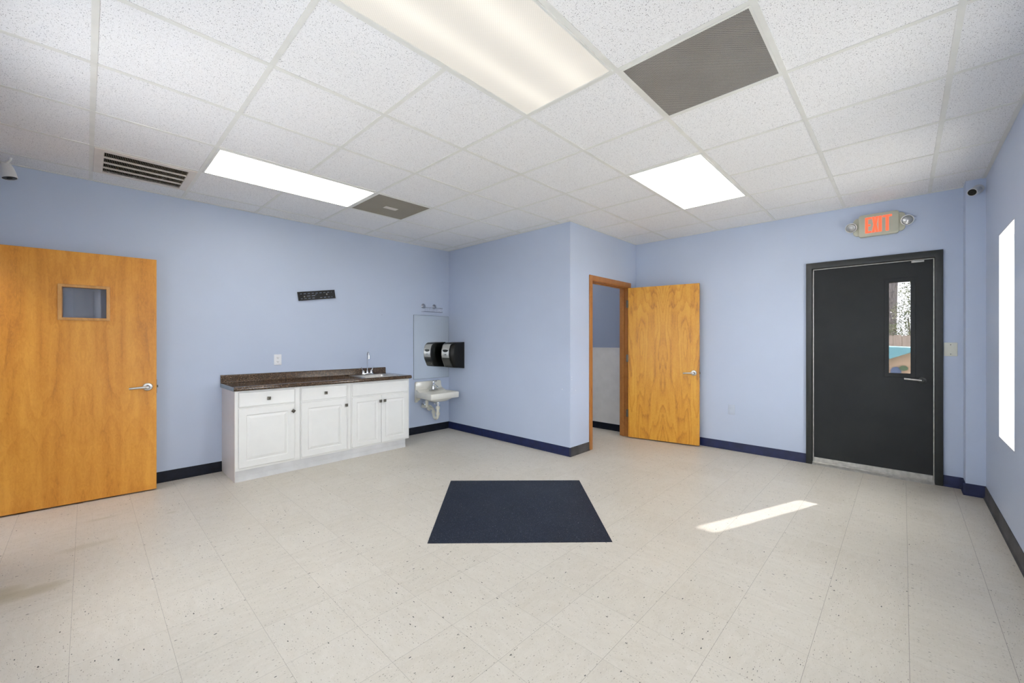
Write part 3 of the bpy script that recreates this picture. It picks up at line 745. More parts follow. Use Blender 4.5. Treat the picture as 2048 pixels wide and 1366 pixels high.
# counter with backsplash: a post-formed laminate profile along x
sx0, sx1, sy0, sy1 = 2.245, 2.66, 4.50, 4.90     # sink cut-out
ct = thing('countertop', (1.87, 4.7, 0.85), 'glossy brown speckled laminate countertop with raised back edge', 'countertop')
b = B(); x0, x1 = 0.938, 2.815
prof = [(4.455, 0.849), (4.455, 0.853), (4.437, 0.853), (4.432, 0.858), (4.430, 0.868), (4.433, 0.880), (4.440, 0.888), (4.452, 0.890), (4.50, 0.889)]
def xprof(b, pr, a, c): b.loft([[(w-1.87, p[0]-4.7, p[1]-0.85) for p in pr] for w in (a, c)])
xprof(b, prof + [(4.50, 0.849)], x0, x1)
for a, c in ((x0, sx0), (sx1, x1)): xprof(b, [(4.50, 0.849), (4.50, 0.889), (4.90, 0.889), (4.90, 0.849)], a, c)
xprof(b, [(4.90, 0.849), (4.90, 0.889), (4.945, 0.889), (4.957, 0.893), (4.962, 0.902), (4.962, 0.960), (4.966, 0.968), (4.974, 0.971), (YBK, 0.971), (YBK, 0.849)], x0, 2.752)
xprof(b, [(4.90, 0.849), (4.90, 0.889), (YBK, 0.889), (YBK, 0.849)], 2.752, x1)
b.done('worktop', M['counter'], ct, smooth=50)
b = B(); xprof(b, [(4.44, 0.852), (4.44, 0.886), (YBK-0.003, 0.886), (YBK-0.003, 0.852)], x0-0.0015, x0-0.0002); b.done('end_cap', M['laminate_end'], ct, smooth=0)

# drop-in bar sink
sk = thing('bar_sink', ((sx0+sx1)/2, (sy0+sy1)/2, 0.89), 'small stainless steel bar sink set into the brown counter', 'sink')
cx, cy = (sx0+sx1)/2, (sy0+sy1)/2
def rr3(x0_, x1_, y0_, y1_, r, z): return [(p[0]-cx, p[1]-cy, z) for p in rrect(x0_, x1_, y0_, y1_, r, 5)]
b = B(); b.loft([rr3(sx0-0.016, sx1+0.016, sy0-0.016, sy1+0.034, 0.03, 0.0005), rr3(sx0-0.014, sx1+0.014, sy0-0.014, sy1+0.032, 0.03, 0.006), rr3(sx0+0.012, sx1-0.012, sy0+0.012, sy1-0.05, 0.04, 0.005), rr3(sx0+0.018, sx1-0.018, sy0+0.018, sy1-0.056, 0.045, -0.004), rr3(sx0+0.03, sx1-0.03, sy0+0.03, sy1-0.07, 0.05, -0.14), rr3(sx0+0.10, sx1-0.10, sy0+0.10, sy1-0.14, 0.05, -0.15)], False)
vs = b.bm.verts[:]; b.bm.faces.new(vs[-24:]); b.done('basin', M['sinksteel'], sk)
B().lathe([(0.04, -0.148), (0.038, -0.145), (0.01, -0.146)], (0, -0.02, 0), (0, 0, 1), 20).done('drain', M['chrome'], sk)
fa = thing('bar_faucet', (2.452, 4.876, 0.8965), 'tall thin chrome gooseneck faucet with two wing handles at counter sink', 'faucet')
b = B(); b.prism([(p[0], p[1]) for p in rrect(-0.078, 0.078, -0.024, 0.024, 0.02)], 'z', 0, 0.018); b.bevel(0.005, 2).done('base', M['chrome'], fa)
pts = [(0, 0, 0.015), (0, 0, 0.03), (0, 0, 0.24)]
for k in range(1, 13): a = PI*k/12; pts.append((0.0 - 0.012*(1-math.cos(a)), -0.045*(1-math.cos(a)), 0.24+0.045*math.sin(a)))
pts.append((-0.024, -0.09, 0.205))
b = B(); b.tube(pts, 0.0062, 12); b.lathe([(0.014, 0.018), (0.013, 0.035), (0.008, 0.05)], (0, 0, 0), (0, 0, 1), 16); b.cyl((-0.024, -0.09, 0.225), (-0.024, -0.09, 0.200), 0.0085, 12); b.done('spout', M['chrome'], fa)
for s in (-1, 1):
    b = B(); b.lathe([(0.018, 0.018), (0.017, 0.035), (0.012, 0.045), (0.010, 0.052)], (s*0.052, 0, 0), (0, 0, 1), 16)
    b.loft([[(s*(0.052+0.026*u+0.004*math.cos(q*PI/4)), 0.010*math.sin(q*PI/4)*(1-0.5*u), 0.048+0.036*u*u+0.012*u+0.004*math.sin(q*PI/4)) for q in range(8)] for u in (-0.3, 0.0, 0.3, 0.6, 0.85, 1.0)])
    b.done('handle', M['chrome'], fa)

# ================================================================ HAND SINK
hs = thing('wall_sink', (3.449, YB-0.002, 0.60), 'small white wall-hung hand sink in the back corner', 'sink')
hw = 0.241; yf = 4.573-(YB-0.002)
def ring(x0_, x1_, y0_, y1_, r, z): return [(p[0], p[1], z) for p in rrect(x0_, x1_, y0_, y1_, r, 5)]
b = B()
b.loft([ring(-hw+0.010, hw-0.010, yf+0.010, 0, 0.022, -0.084), ring(-hw+0.002, hw-0.002, yf+0.002, 0, 0.022, -0.078), ring(-hw, hw, yf, 0, 0.022, -0.012), ring(-hw+0.002, hw-0.002, yf+0.002, 0, 0.028, -0.004), ring(-hw+0.010, hw-0.010, yf+0.010, 0, 0.024, 0.001),
        ring(-hw+0.022, hw-0.022, yf+0.022, -0.11, 0.03, -0.004), ring(-hw+0.05, hw-0.05, yf+0.04, -0.125, 0.07, -0.012), ring(-hw+0.08, hw-0.08, yf+0.07, -0.145, 0.08, -0.08), ring(-hw+0.14, hw-0.14, yf+0.12, -0.18, 0.05, -0.105)], True)
# bowl underside
b.loft([ring(-hw+0.035, hw-0.035, yf+0.035, -0.05, 0.06, -0.077), ring(-hw+0.07, hw-0.07, yf+0.06, -0.09, 0.08, -0.105), ring(-hw+0.13, hw-0.13, yf+0.10, -0.15, 0.05, -0.130), ring(-0.05, 0.05, -0.27, -0.18, 0.03, -0.138)], True)
b.done('basin', M['porcelain'], hs, smooth=60)
bs = B()
prof = [(-hw, -0.15), (-hw, 0.125), (-hw+0.014, 0.140), (hw-0.062, 0.140), (hw-0.046, 0.128), (hw-0.040, 0.075), (hw-0.022, 0.030), (hw, 0.012), (hw, -0.07), (hw-0.08, -0.09), (-hw+0.10, -0.09), (-hw+0.03, -0.15)]
bs.prism(prof, 'y', -0.030, 0.0); bs.bevel(0.005, 2).done('backsplash', M['porcelain'], hs, smooth=60)
# sloped deck between the splash and the bowl
dk = B(); dk.prism([(-0.11, 0.0005), (-0.034, 0.030), (-0.028, 0.030), (-0.028, -0.02), (-0.11, -0.02)], 'x', -hw+0.004, hw-0.02); dk.done('deck', M['porcelain'], hs)
# trap and supplies
b = B()
b.tube([(0.0, -0.22, -0.13), (0.0, -0.22, -0.20)], 0.019, 16); b.tube([(0.0, -0.22, -0.155), (0.0, -0.22, -0.175)], 0.028, 16)
b.done('tailpiece', M['chrome'], hs)
b = B(); pts = [(0.0, -0.22, -0.20), (0.0, -0.22, -0.32)]
for k in range(1, 11): a = PI*k/10; pts.append((0.0, -0.22+0.05*(1-math.cos(a)), -0.33-0.055*math.sin(a)))
pts += [(0.0, -0.12, -0.29), (0.0, -0.11, -0.265), (0.0, -0.085, -0.25), (0.0, -0.003, -0.25)]
b.tube(pts, 0.0205, 16)
for p in ((0, -0.22, -0.23), (0, -0.22, -0.315), (0, -0.12, -0.30)): b.cyl((p[0], p[1], p[2]-0.016), (p[0], p[1], p[2]+0.016), 0.029, 16)
b.cyl((0, -0.03, -0.25), (0, -0.002, -0.25), 0.04, 20); b.done('drain_trap', M['pvc'], hs)
for sgn in (-1, 1):
    b = B(); b.cyl((sgn*0.10, -0.002, -0.19), (sgn*0.10, -0.065, -0.19), 0.009, 12); b.cyl((sgn*0.10, -0.004, -0.19), (sgn*0.10, -0.012, -0.19), 0.028, 16)
    b.cyl((sgn*0.10, -0.055, -0.215), (sgn*0.10, -0.055, -0.16), 0.013, 12); b.lathe([(0.008, 0), (0.02, 0.012), (0.018, 0.026), (0.006, 0.03)], (sgn*0.10, -0.065, -0.19), (sgn*0.5, -1, 0), 14)
    b.tube([(sgn*0.10, -0.055, -0.16), (sgn*0.095, -0.06, -0.12), (sgn*0.06, -0.07, -0.09)], 0.006, 10); b.done('stop_valve', M['chrome'], hs)
b = B(); b.tube([(-0.12, -0.13, -0.10), (-0.12, -0.13, -0.16), (-0.115, -0.115, -0.20), (-0.115, -0.075, -0.215), (-0.115, -0.01, -0.215)], [0.02, 0.02, 0.024, 0.022, 0.022], 14); b.done('support_bracket', M['pvc'], hs)
b = B(); b.box(-hw+0.01, -hw+0.07, -0.05, -0.002, -0.12, -0.075); b.bevel(0.01, 2).done('wall_hanger', M['pvc'], hs)
ff = thing('sink_faucet', (3.449, 4.87, 0.622), 'short chrome faucet on the white hand sink', 'faucet')
b = B(); b.prism(rrect(-0.075, 0.075, -0.022, 0.022, 0.02), 'z', -0.012, 0.006); b.bevel(0.003, 1).done('base', M['chrome'], ff)
b = B(); b.tube([(0, 0.006, 0.0), (0, 0.006, 0.05), (0, 0.003, 0.09)], [0.026, 0.021, 0.018], 16); b.tube([(0, 0.0, 0.055), (0, -0.05, 0.062), (0, -0.10, 0.045), (0, -0.108, 0.03)], [0.015, 0.013, 0.011, 0.011], 12); b.done('spout', M['chrome'], ff)
b = B(); b.lathe([(0.018, 0.088), (0.021, 0.10), (0.018, 0.118), (0.008, 0.124)], (0, 0.003, 0), (0, 0, 1), 16); b.tube([(0, -0.002, 0.108), (0.02, -0.03, 0.122), (0.03, -0.045, 0.125)], [0.008, 0.006, 0.007], 10); b.done('handle', M['chrome'], ff)

# mirror
mr = thing('wall_mirror', (3.498, YB, 0.775), 'frameless rectangular wall mirror above the hand sink', 'mirror')
B().box(-0.306, 0.306, -0.006, -0.0005, 0.0, 0.912).done('backing', M['mirror_edge'], mr, smooth=0)
B().box(-0.3035, 0.3035, -0.0075, -0.0055, 0.0025, 0.9095).done('glass', M['mirror'], mr, smooth=0)

# clear basket above it
bk = thing('shower_caddy', (3.484, YB, 1.735), 'small clear plastic suction basket above the mirror', 'basket')
b = B(); L = 0.16
for z in (0.004, 0.062):
    b.tube([(-L, -0.004, z), (-L, -0.075, z), (L, -0.075, z), (L, -0.004, z)], 0.0035, 8)
for k in range(14):
    x = -L+0.012+k*(2*L-0.024)/13; b.tube([(x, -0.075, 0.062), (x, -0.075, 0.004), (x, -0.004, 0.004)], 0.0026, 6)
b.done('basket', M['clear_plastic'], bk)
for x in (-0.125, 0.06):
    B().lathe([(0.036, -0.0), (0.034, 0.004), (0.014, 0.012), (0.010, 0.02)], (x, 0, 0.085), (0, -1, 0), 20).done('suction_cup', M['clear_plastic'], bk)

# paper towel dispenser on the corner wall
td = thing('towel_dispenser', (XC-0.001, 4.752, 0.922), 'black paper towel dispenser with silver front strip beside the mirror', 'dispenser')
wy = 0.138
side = [(0.0, 0.0), (-0.165, 0.012), (-0.178, 0.02), (-0.228, 0.125), (-0.240, 0.20), (-0.236, 0.27), (-0.214, 0.335), (-0.180, 0.365), (-0.16, 0.374), (0.0, 0.382)]
b = B(); rings = []
for yy, k in ((-wy, 0.72), (-wy+0.006, 0.84), (-wy+0.018, 0.93), (-wy+0.038, 0.985), (-wy+0.06, 1.0), (wy-0.06, 1.0), (wy-0.038, 0.985), (wy-0.018, 0.93), (wy-0.006, 0.84), (wy, 0.72)):
    rings.append([(px*k, yy, 0.19+(pz-0.19)*(0.8+0.2*k) if px else pz) for px, pz in side])
b.loft(rings).done('body', M['black'], td, smooth=40)
def strip(b, y0, y1, z0, z1, off):
    import bisect
    prs = [(-0.178, 0.02), (-0.228, 0.125), (-0.240, 0.20), (-0.236, 0.27), (-0.214, 0.335), (-0.180, 0.365)]
    def fx(z):
        for (xa, za), (xb_, zb_) in zip(prs, prs[1:]):
            if za <= z <= zb_: return xa+(xb_-xa)*(z-za)/(zb_-za)
        return -0.18
    zs = sorted({z0, z1, *[p[1] for p in prs if z0 < p[1] < z1]})
    rings = [[(fx(z)-off, y0, z), (fx(z)-off, y1, z), (fx(z)+0.004, y1, z), (fx(z)+0.004, y0, z)] for z in zs]
    b.loft(rings)
b = B(); strip(b, -0.082, 0.082, 0.155, 0.352, 0.003); b.done('front_strip', M['silver'], td, smooth=30)
b = B(); strip(b, -0.085, 0.085, 0.030, 0.140, 0.002); b.done('paper_window', M['smoke'], td, smooth=30)
b = B(); b.prism([( 0.062*math.cos(a), 0.262+0.028*math.sin(a)*(1.0 if math.sin(a) < 0 else 0.35)) for a in [k*2*PI/20 for k in range(20)]], 'x', -0.243, -0.2385); b.done('button', M['smoke'], td)
b = B(); b.plate('x', -0.018, 0.018, 0.195, 0.207, -0.2440, -0.2405, [(-0.014, 0.014, 0.198, 0.204)]); b.done('printed_mark', M['smoke'], td, smooth=0)

# ================================================================ WALL FITTINGS
def outlet(loc, face, mats, label, w=0.075, h=0.118):
    """face 'y': on a wall facing -y; face 'x': facing -x"""
    o = thing('wall_outlet', loc, label, 'outlet', rz=0 if face == 'y' else -PI/2)
    b = B(); b.box(-w/2, w/2, -0.006, -0.0005, -h/2, h/2); b.bevel(0.003, 2).done('cover_plate', mats[0], o)
    for s in (-1, 1):
        b = B(); b.prism([(p[0], p[1]+s*0.021) for p in rrect(-0.0165, 0.0165, -0.0145, 0.0145, 0.008)], 'y', -0.0085, -0.006); r = b.done('receptacle', mats[0], o)
        b = B(); b.box(-0.0085, -0.0058, -0.0092, -0.0083, s*0.021-0.003, s*0.021+0.007); b.box(0.0058, 0.0085, -0.0092, -0.0083, s*0.021-0.003, s*0.021+0.006); b.prism([(p[0], p[1]+s*0.021-0.0085) for p in circle((0, 0), 0.0028, 10)], 'y', -0.0092, -0.0083); b.done('slots', mats[1], r)
    return o
outlet((1.463, YB, 1.110), 'y', (M['plate_white'], M['slot']), 'white wall outlet above the brown counter')
outlet((XE, 1.496, 0.490), 'x', (M['plate_blue'], M['plate_blue']), 'painted-over wall outlet low between wooden and charcoal doors')
o = thing('blank_plate', (XE, -0.308, 1.240), 'ivory blank cover plate right of the charcoal door', 'cover plate', rz=-PI/2)
B().box(-0.042, 0.042, -0.007, -0.0005, -0.061, 0.061).bevel(0.003, 2).done('plate', M['plate_ivory'], o)
for s in (-1, 1): B().lathe([(0.0035, 0.007), (0.003, 0.009), (0.001, 0.0092)], (0, 0, s*0.042), (0, -1, 0), 10).done('screw', M['slot'], o)

# TV bracket
tv = thing('tv_bracket', (1.877, YB, 1.855), 'black slotted metal TV mounting plate high on the back wall', 'wall bracket')
tv.rotation_euler = (0, -0.150, 0)
holes = []
for row, n in ((0.026, 9), (-0.030, 9)):
    for k in range(n):
        if row < 0 and k == 4: continue
        cxh = -0.178 + k*0.0445; holes.append((cxh-0.014, cxh+0.014, row-0.004, row+0.004))
holes += [(-0.06, -0.02, -0.006, 0.002), (-0.115, -0.075, -0.006, 0.0), (-0.030+0.012, -0.006, 0.006, 0.014)]
b = B(); b.plate('y', -0.212, 0.212, -0.050, 0.050, -0.016, -0.012, holes); b.box(-0.212, 0.212, -0.022, -0.012, 0.046, 0.050); b.box(-0.212, 0.212, -0.022, -0.012, -0.050, -0.046); b.done('plate', M['blackm'], tv, smooth=0)
for x in (-0.195, 0.195): B().box(x-0.012, x+0.012, -0.012, -0.0005, -0.045, 0.045).done('spacer', M['blackm'], tv, smooth=0)
for x, z in ((0.112, 0.004), (-0.144, -0.008)):
    B().lathe([(0.008, 0.012), (0.008, 0.020), (0.004, 0.023)], (x, 0, z), (0, -1, 0), 12).done('bolt', M['steel'], tv)

# exit sign with two lamp heads
ex = thing('exit_sign', (XE, 0.176, 2.455), 'beige EXIT sign with red letters and two round lamps above the charcoal door', 'exit sign', rz=-PI/2)
# local: x to the right as seen from the room, y = depth (room is -y), z up
b = B(); b.prism(rrect(-0.146, 0.146, -0.108, 0.108, 0.022), 'y', -0.052, -0.001); b.bevel(0.004, 2).done('housing', M['housing'], ex)
b = B(); b.prism(rrect(-0.190, 0.190, -0.088, 0.088, 0.035), 'y', -0.030, -0.0005); b.bevel(0.004, 2).done('back_housing', M['housing'], ex)
LZ0, LZ1 = -0.075, 0.077
st = 0.021
letters = {'E': (-0.096, 0.046), 'X': (-0.047, 0.048), 'I': (0.003, 0.022), 'T': (0.032, 0.066)}
for ch, (x, w) in letters.items():
    b = B(); y0, y1 = -0.0545, -0.0515
    if ch == 'E':
        b.prism([(x, LZ0), (x+w, LZ0), (x+w, LZ0+st*0.8), (x+st, LZ0+st*0.8), (x+st, -0.009), (x+w*0.85, -0.009), (x+w*0.85, 0.009), (x+st, 0.009), (x+st, LZ1-st*0.8), (x+w, LZ1-st*0.8), (x+w, LZ1), (x, LZ1)], 'y', y0, y1)
    elif ch == 'X':
        m = x+w/2; b.prism([(x, LZ0), (x+st, LZ0), (m, -0.018), (x+w-st, LZ0), (x+w, LZ0), (m+0.0115, 0.0), (x+w, LZ1), (x+w-st, LZ1), (m, 0.018), (x+st, LZ1), (x, LZ1), (m-0.0115, 0.0)], 'y', y0, y1)
    elif ch == 'I': b.box(x, x+w, y0, y1, LZ0, LZ1)
    else:
        m = x+w/2; b.prism([(m-st/2, LZ0), (m+st/2, LZ0), (m+st/2, LZ1-st*0.85), (x+w, LZ1-st*0.85), (x+w, LZ1), (x, LZ1), (x, LZ1-st*0.85), (m-st/2, LZ1-st*0.85)], 'y', y0, y1)
    b.done('letter', M['exit_red'], ex, smooth=0)
for s in (-1, 1):
    hd = B(); ax = Vector((s*0.25, -1, -0.25)).normalized(); c0 = Vector((s*0.196, -0.030, 0.004))
    hd.cyl((s*0.168, -0.028, 0.0), tuple(c0), 0.013, 14)
    hd.lathe([(0.020, -0.010), (0.040, 0.006), (0.047, 0.022), (0.047, 0.036), (0.042, 0.038), (0.040, 0.030)], tuple(c0), tuple(ax), 28)
    h = hd.done('lamp_head', M['white'], ex)
    B().lathe([(0.040, 0.030), (0.036, 0.040), (0.020, 0.044), (0.016, 0.046), (0.002, 0.047)], tuple(c0), tuple(ax), 28).done('lamp_lens', M['silver'], h)

# security cameras
def bullet(root, base, nrm, p0, p1, r, n=24):
    b = B(); b.lathe([(0.036, 0.0005), (0.036, 0.010), (0.030, 0.016), (0.012, 0.022)], base, nrm, 24); b.tube([tuple(Vector(base)+Vector(nrm)*0.015), p0], 0.011, 12); b.done('mount', M['bracket_grey'], root)
    p0, p1 = Vector(p0), Vector(p1); ax = (p1-p0).normalized(); L = (p1-p0).length
    b = B(); b.lathe([(r*0.55, -0.012), (r*0.9, 0.0), (r, 0.02), (r, L), (r*0.86, L+0.002), (r*0.84, L-0.006)], tuple(p0), tuple(ax), n); sh = b.done('shell', M['bracket_grey'], root)
    b = B(); b.lathe([(r*0.85, L-0.008), (r*0.85, L+0.001), (r*0.3, L+0.0015), (r*0.28, L+0.004), (0.002, L+0.005)], tuple(p0), tuple(ax), n); b.done('lens_face', M['black'], sh)
rc = thing('security_camera', (5.205, -0.455, 2.595), 'small white bullet camera on the boxed-out column beside the right wall', 'security camera')
bullet(rc, (0, 0, 0), (-1, 0, 0), (-0.035, 0.008, -0.008), (-0.115, 0.042, -0.046), 0.031)
lc = thing('security_camera', (-0.44, 4.74, CEIL-0.004), 'white camera with black lens hanging from the ceiling at far left', 'security camera')
lp = Vector((-0.382, 4.655, 2.490)) - Vector(lc.location)
ax = Vector((0.22, -0.10, -0.96)).normalized(); c0 = lp - ax*0.075
b = B(); b.lathe([(0.045, 0.0), (0.045, -0.010), (0.035, -0.018), (0.014, -0.022)], (-0.03, 0, 0), (0, 0, 1), 24); b.tube([(-0.03, 0, -0.015), (-0.035, -0.02, -0.07), tuple(c0)], 0.014, 12); b.done('mount', M['bracket_grey'], lc)
b = B(); b.lathe([(0.018, -0.030), (0.030, -0.022), (0.036, 0.0), (0.040, 0.035), (0.041, 0.073), (0.039, 0.077), (0.037, 0.070)], tuple(c0), tuple(ax), 28); sh = b.done('shell', M['bracket_grey'], lc)
B().lathe([(0.038, 0.070), (0.036, 0.076), (0.016, 0.077), (0.013, 0.082), (0.002, 0.084)], tuple(c0), tuple(ax), 28).done('lens_face', M['black'], sh)
B().tube([(0.054, 0.06, 0.002), (0.05, 0.05, -0.02), (0.025, 0.0, -0.085), tuple(c0)], 0.006, 10).done('cable', M['cable'], lc)

# ================================================================ CEILING FIXTURES
def troffer(i0, i1, j0, j1, lens, label, axis_x=True):
    x0, x1, y0, y1 = GX(i0)+0.012, GX(i1)-0.012, GY(j1)+0.012, GY(j0)-0.012
    cx, cy = (x0+x1)/2, (y0+y1)/2
    r = thing('ceiling_light', (cx, cy, CEIL), label, 'ceiling light', 'rectangular lights set in the ceiling grid')
    hx, hy = (x1-x0)/2, (y1-y0)/2
    b = B(); b.plate('z', -hx, hx, -hy, hy, -0.0085, -0.0003, [(-hx+0.013, hx-0.013, -hy+0.013, hy-0.013)]); b.bevel(0.0015, 1).done('frame', M['tbar'], r)
    b = B(); b.box(-hx+0.0135, hx-0.0135, -hy+0.0135, hy-0.0135, -0.0055, -0.0008); b.done('lens', lens, r, smooth=0)
    return r
troffer(-2, 0, 0, 1, M['lens_a'], 'large warm rectangular ceiling light nearest, cut by the top edge')
troffer(-2, 0, -4, -3, M['lens_b'], 'long rectangular ceiling light near the back wall beside the slotted vent')
troffer(2, 4, 0, 1, M['lens_c'], 'brightest white rectangular ceiling light toward the charcoal door')

def grille(i0, j0, mat, label, name):
    x0, x1, y0, y1 = GX(i0)+0.012, GX(i0+1)-0.012, GY(j0+1)+0.012, GY(j0)-0.012
    r = thing('ceiling_grille', ((x0+x1)/2, (y0+y1)/2, CEIL), label, 'air grille')
    h = (x1-x0)/2
    b = B(); b.plate('z', -h, h, -h, h, -0.006, -0.0003, [(-h+0.010, h-0.010, -h+0.010, h-0.010)]); b.done('frame', M['tbar'], r, smooth=0)
    B().box(-h+0.010, h-0.010, -h+0.010, h-0.010, -0.0035, -0.0003).done('perforated_panel', mat, r, smooth=0)
    return r
grille(0, 1, M['perf_grey'], 'large dark grey perforated return grille in the ceiling near the biggest light', 'a')
g2 = grille(0, -4, M['perf_tan'], 'tan perforated ceiling grille at the end of the long light', 'b')
B().box(-0.065, 0.075, -0.02, 0.045, -0.0048, -0.0034).done('paper_label', M['beige'], g2, smooth=0)

# slotted supply vent
x0, x1, y0, y1 = vent_c
vt = thing('ceiling_vent', ((x0+x1)/2, (y0+y1)/2, CEIL), 'slotted beige supply vent in the ceiling above the birch door', 'air vent')
h = (x1-x0)/2
ys = [0.165+0.02, 0.165-0.075, -0.02+0.02, -0.11+0.02, -0.185]
b = B(); b.plate('z', -h, h, -h, h, -0.009, 0.003, [(-h+0.052, h-0.052, -h+0.052, h-0.030)])
b.bevel(0.002, 1).done('frame', M['beige'], vt)
yy0, yy1 = -h+0.052, h-0.030
n = 4; pitch = (yy1-yy0)/n
b = B()
for k in range(1, n):
    y = yy0+k*pitch; b.box(-h+0.052, h-0.052, y-0.0045, y+0.0045, -0.0085, 0.004)
b.done('bars', M['beige'], vt, smooth=0)
b = B()
for k in range(n):
    a0, a1 = yy0+k*pitch+0.005, yy0+(k+1)*pitch-0.005
    m = 52
    for q in range(m):
        x = -h+0.056+q*(2*h-0.112)/(m-1); b.box(x-0.0012, x+0.0012, a0, a1, 0.000, 0.010)
b.done('louvers', M['vent_fin'], vt, smooth=0)
b = B(); b.plate('z', -h-0.008, h+0.008, -h-0.008, h+0.008, 0.022, 0.095, [(-h+0.01, h-0.01, -h+0.01, h-0.01)]); b.box(-h-0.008, h+0.008, -h-0.008, h+0.008, 0.09, 0.095); b.done('duct_box', M['dark_hole'], vt, smooth=0)

# ================================================================ FLOOR MAT
p = [(2.372, 3.070), (3.218, 2.206), (2.379, 1.372), (1.532, 2.229)]
b = B(); b.prism(p, 'z', 0.0002, 0.003)
mt = b.done('floor_mat', M['mat'], smooth=0); tag(mt, 'square navy speckled vinyl mat lying in the middle of the floor', 'mat')

# ================================================================ OUTDOORS (seen through the door window)
GZ = -0.35
def ground_mat():
    t = NT('leafy_ground'); v = t.obj()
    t.base(t.ramp(t.noise(v, 5, 5, 0.7), [(0.3, (0.10, 0.075, 0.045)), (0.6, (0.17, 0.14, 0.08)), (0.75, (0.13, 0.17, 0.06))]), 0.9)
    return t.m
gb = B(); gb.box(XF, 40, -30, 30, GZ-0.1, GZ); gb.box(-25, XF, -30, YF, GZ-0.1, GZ)
_pt = B().box(-0.5, 8.5, -14, YF, GZ, GZ+0.03)  # unseen pale slab added to bounce sunlight up onto the ceiling
struct('bounce_slab', _pt, plain('reflector_concrete', (0.62, 0.60, 0.56), 0.8), 'unseen pale concrete patio outside the right-hand windows', 'reflector')
tag(gb.done('ground', ground_mat(), smooth=0), 'leaf-covered yard ground outside the charcoal door', 'ground', kind='structure')
def board_mat():
    t = NT('weathered_cedar'); v = t.obj()
    t.base(t.ramp(t.noise(t.scale(v, (8, 8, 1)), 6, 4, 0.6), [(0.3, (0.33, 0.26, 0.20)), (0.7, (0.48, 0.40, 0.33))]), 0.85)
    return t.m
bm_ = board_mat()
fc = thing('wooden_fence', (12.4, 0, GZ), 'weathered grey-brown board fence behind the yard', 'fence')
for k in range(44):
    y = -3.1+k*0.142; hgt = 1.80+random.uniform(-0.008, 0.008)
    if k % 11 == 0: B().box(0.03, 0.12, y-0.05, y+0.04, 0, 1.75).done('post', bm_, fc, smooth=0)
    b = B(); b.prism([(y, 0.0), (y+0.136, 0.0), (y+0.136, hgt-0.02), (y+0.12, hgt), (y+0.016, hgt), (y, hgt-0.02)], 'x', -0.012, 0.008); b.done('board', bm_, fc, smooth=0)
for z in (0.35, 1.45): B().box(0.008, 0.05, -3.1, 3.15, z, z+0.09).done('rail', bm_, fc, smooth=0)

def tree(name, x, y, r, hgt, label, mat_c, foliage, leafc, cat='tree'):
    root = thing(name, (x, y, GZ), label, cat)
    b = B(); n = 16; rings = []
    for k in range(15):
        z = hgt*k/14; rr = r*(1.25-0.25*min(1, k/2))*(1-0.25*k/14)
        rings.append([(rr*(1+0.06*math.sin(5*q+k*0.7))*math.cos(q*2*PI/n)+0.02*math.sin(k*0.6), rr*(1+0.06*math.cos(3*q+k))*math.sin(q*2*PI/n)+0.03*math.sin(k*0.5), z) for q in range(n)])
    b.loft(rings); b.done('trunk', mat_c, root)
    b = B()
    for (cx_, cy_, cz_, rad, cnt) in foliage:
        for _ in range(cnt):
            u = Vector((random.gauss(0, 1), random.gauss(0, 1), random.gauss(0, 1))).normalized()*rad*random.random()**0.4
            c0 = Vector((cx_, cy_, cz_))+u; s_ = random.uniform(0.012, 0.03)
            a = Vector((random.gauss(0, 1), random.gauss(0, 1), random.gauss(0, 1))).normalized(); bb_ = a.orthogonal().normalized()
            q = [b.bm.verts.new(c0+a*s_), b.bm.verts.new(c0+bb_*s_*0.45), b.bm.verts.new(c0-a*s_), b.bm.verts.new(c0-bb_*s_*0.45)]
            b.bm.faces.new(q)
    me = b.done('foliage', leafc, root, smooth=0)
    return root
def bark():
    t = NT('bark'); v = t.obj()
    n = t.noise(t.scale(v, (14, 14, 4)), 3, 6, 0.75, 0.3)
    t.base(t.ramp(n, [(0.35, (0.09, 0.08, 0.075)), (0.65, (0.36, 0.33, 0.31))]), 0.9); t.bump(n, 0.8, 0.03); return t.m
def leaf(name, c1, c2):
    t = NT(name); v = t.obj()
    t.base(t.ramp(t.noise(v, 4, 3), [(0.35, c1), (0.65, c2)]), 0.5); return t.m
bk_ = bark()
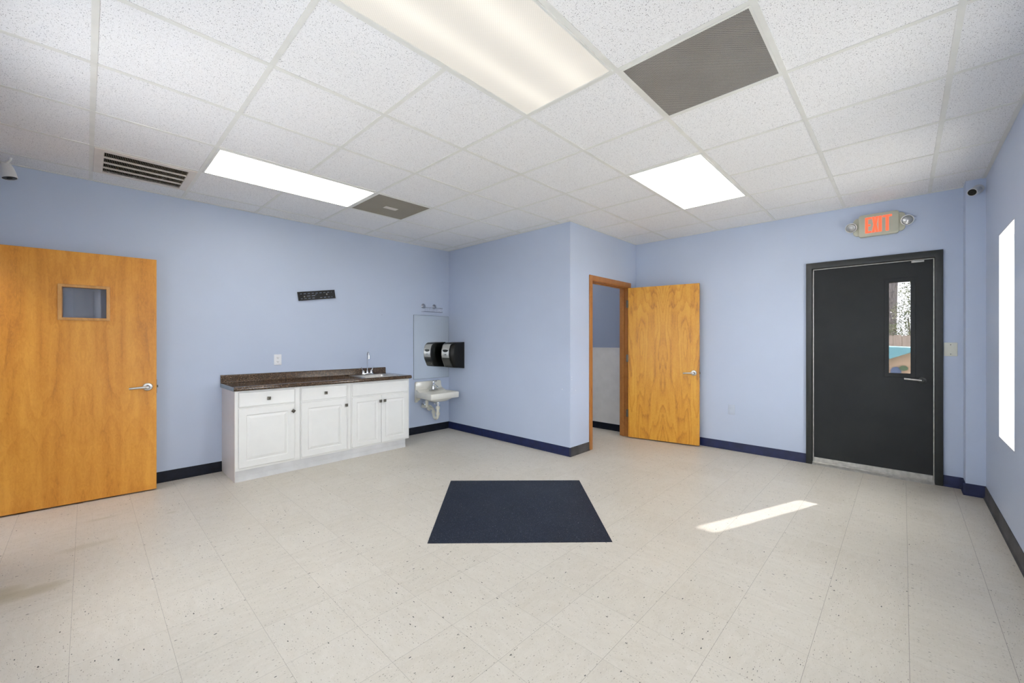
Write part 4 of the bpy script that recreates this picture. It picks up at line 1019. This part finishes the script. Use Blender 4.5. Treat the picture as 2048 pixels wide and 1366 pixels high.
tree('tree', 14.0, 0.235, 0.16, 7.0, 'tall straight tree trunk standing behind the fence', bk_, [(0.2, 0.2, 6.4, 1.0, 500)], leaf('leaf_dark', (0.05, 0.09, 0.03), (0.11, 0.16, 0.05)))
tree('leafy_shrub', 13.3, -0.10, 0.02, 2.2, 'leafy shrub with pale green leaves rising over the fence', bk_, [(0, 0.16, 1.85, 0.30, 900), (0, -0.02, 2.35, 0.34, 1100), (0.0, -0.06, 2.85, 0.30, 700), (0.0, -0.12, 3.3, 0.25, 330), (0.0, -0.15, 3.7, 0.2, 160)], leaf('leaf_light', (0.06, 0.08, 0.035), (0.26, 0.28, 0.12)), 'shrub')

# plastic playhouse
ph = thing('playhouse', (8.0, 0.45, GZ), 'tan plastic toy playhouse with teal roof in the yard', 'playhouse')
M['tan'] = plain('playhouse_tan', (0.55, 0.38, 0.24), 0.5); M['teal'] = plain('playhouse_teal', (0.20, 0.42, 0.44), 0.4)
M['pblue'] = plain('playhouse_blue', (0.13, 0.17, 0.27), 0.4); M['pgreen'] = plain('playhouse_green', (0.10, 0.15, 0.07), 0.5)
b = B(); b.prism([(-0.72, 0), (0.60, 0), (0.60, 1.10), (-0.60, 1.54), (-0.72, 1.50)], 'x', -0.03, 0.03); b.box(-0.03, 0.9, 0.55, 0.60, 0, 1.1); b.box(-0.03, 0.9, -0.72, -0.67, 0, 1.38); b.bevel(0.01, 1).done('walls', M['tan'], ph)
b = B(); b.prism([(-0.62, 1.55), (0.75, 0.94), (0.75, 1.00), (0.30, 1.615), (-0.62, 1.575)], 'x', -0.14, 1.0); b.bevel(0.008, 1).done('roof', M['teal'], ph)
b = B(); b.prism([(-0.43, 1.0), (-0.32, 1.0)]+[(-0.375+0.055*math.cos(a), 1.24+0.06*math.sin(a)) for a in [k*PI/8 for k in range(0, 9)]], 'x', -0.045, -0.031); b.done('arch', M['pblue'], ph)
b = B(); b.prism([(-0.455+0.046*math.cos(a), 1.285+0.036*math.sin(a)) for a in [k*2*PI/14 for k in range(14)]], 'x', -0.06, -0.046); b.done('leaf_ornament', M['pgreen'], ph)
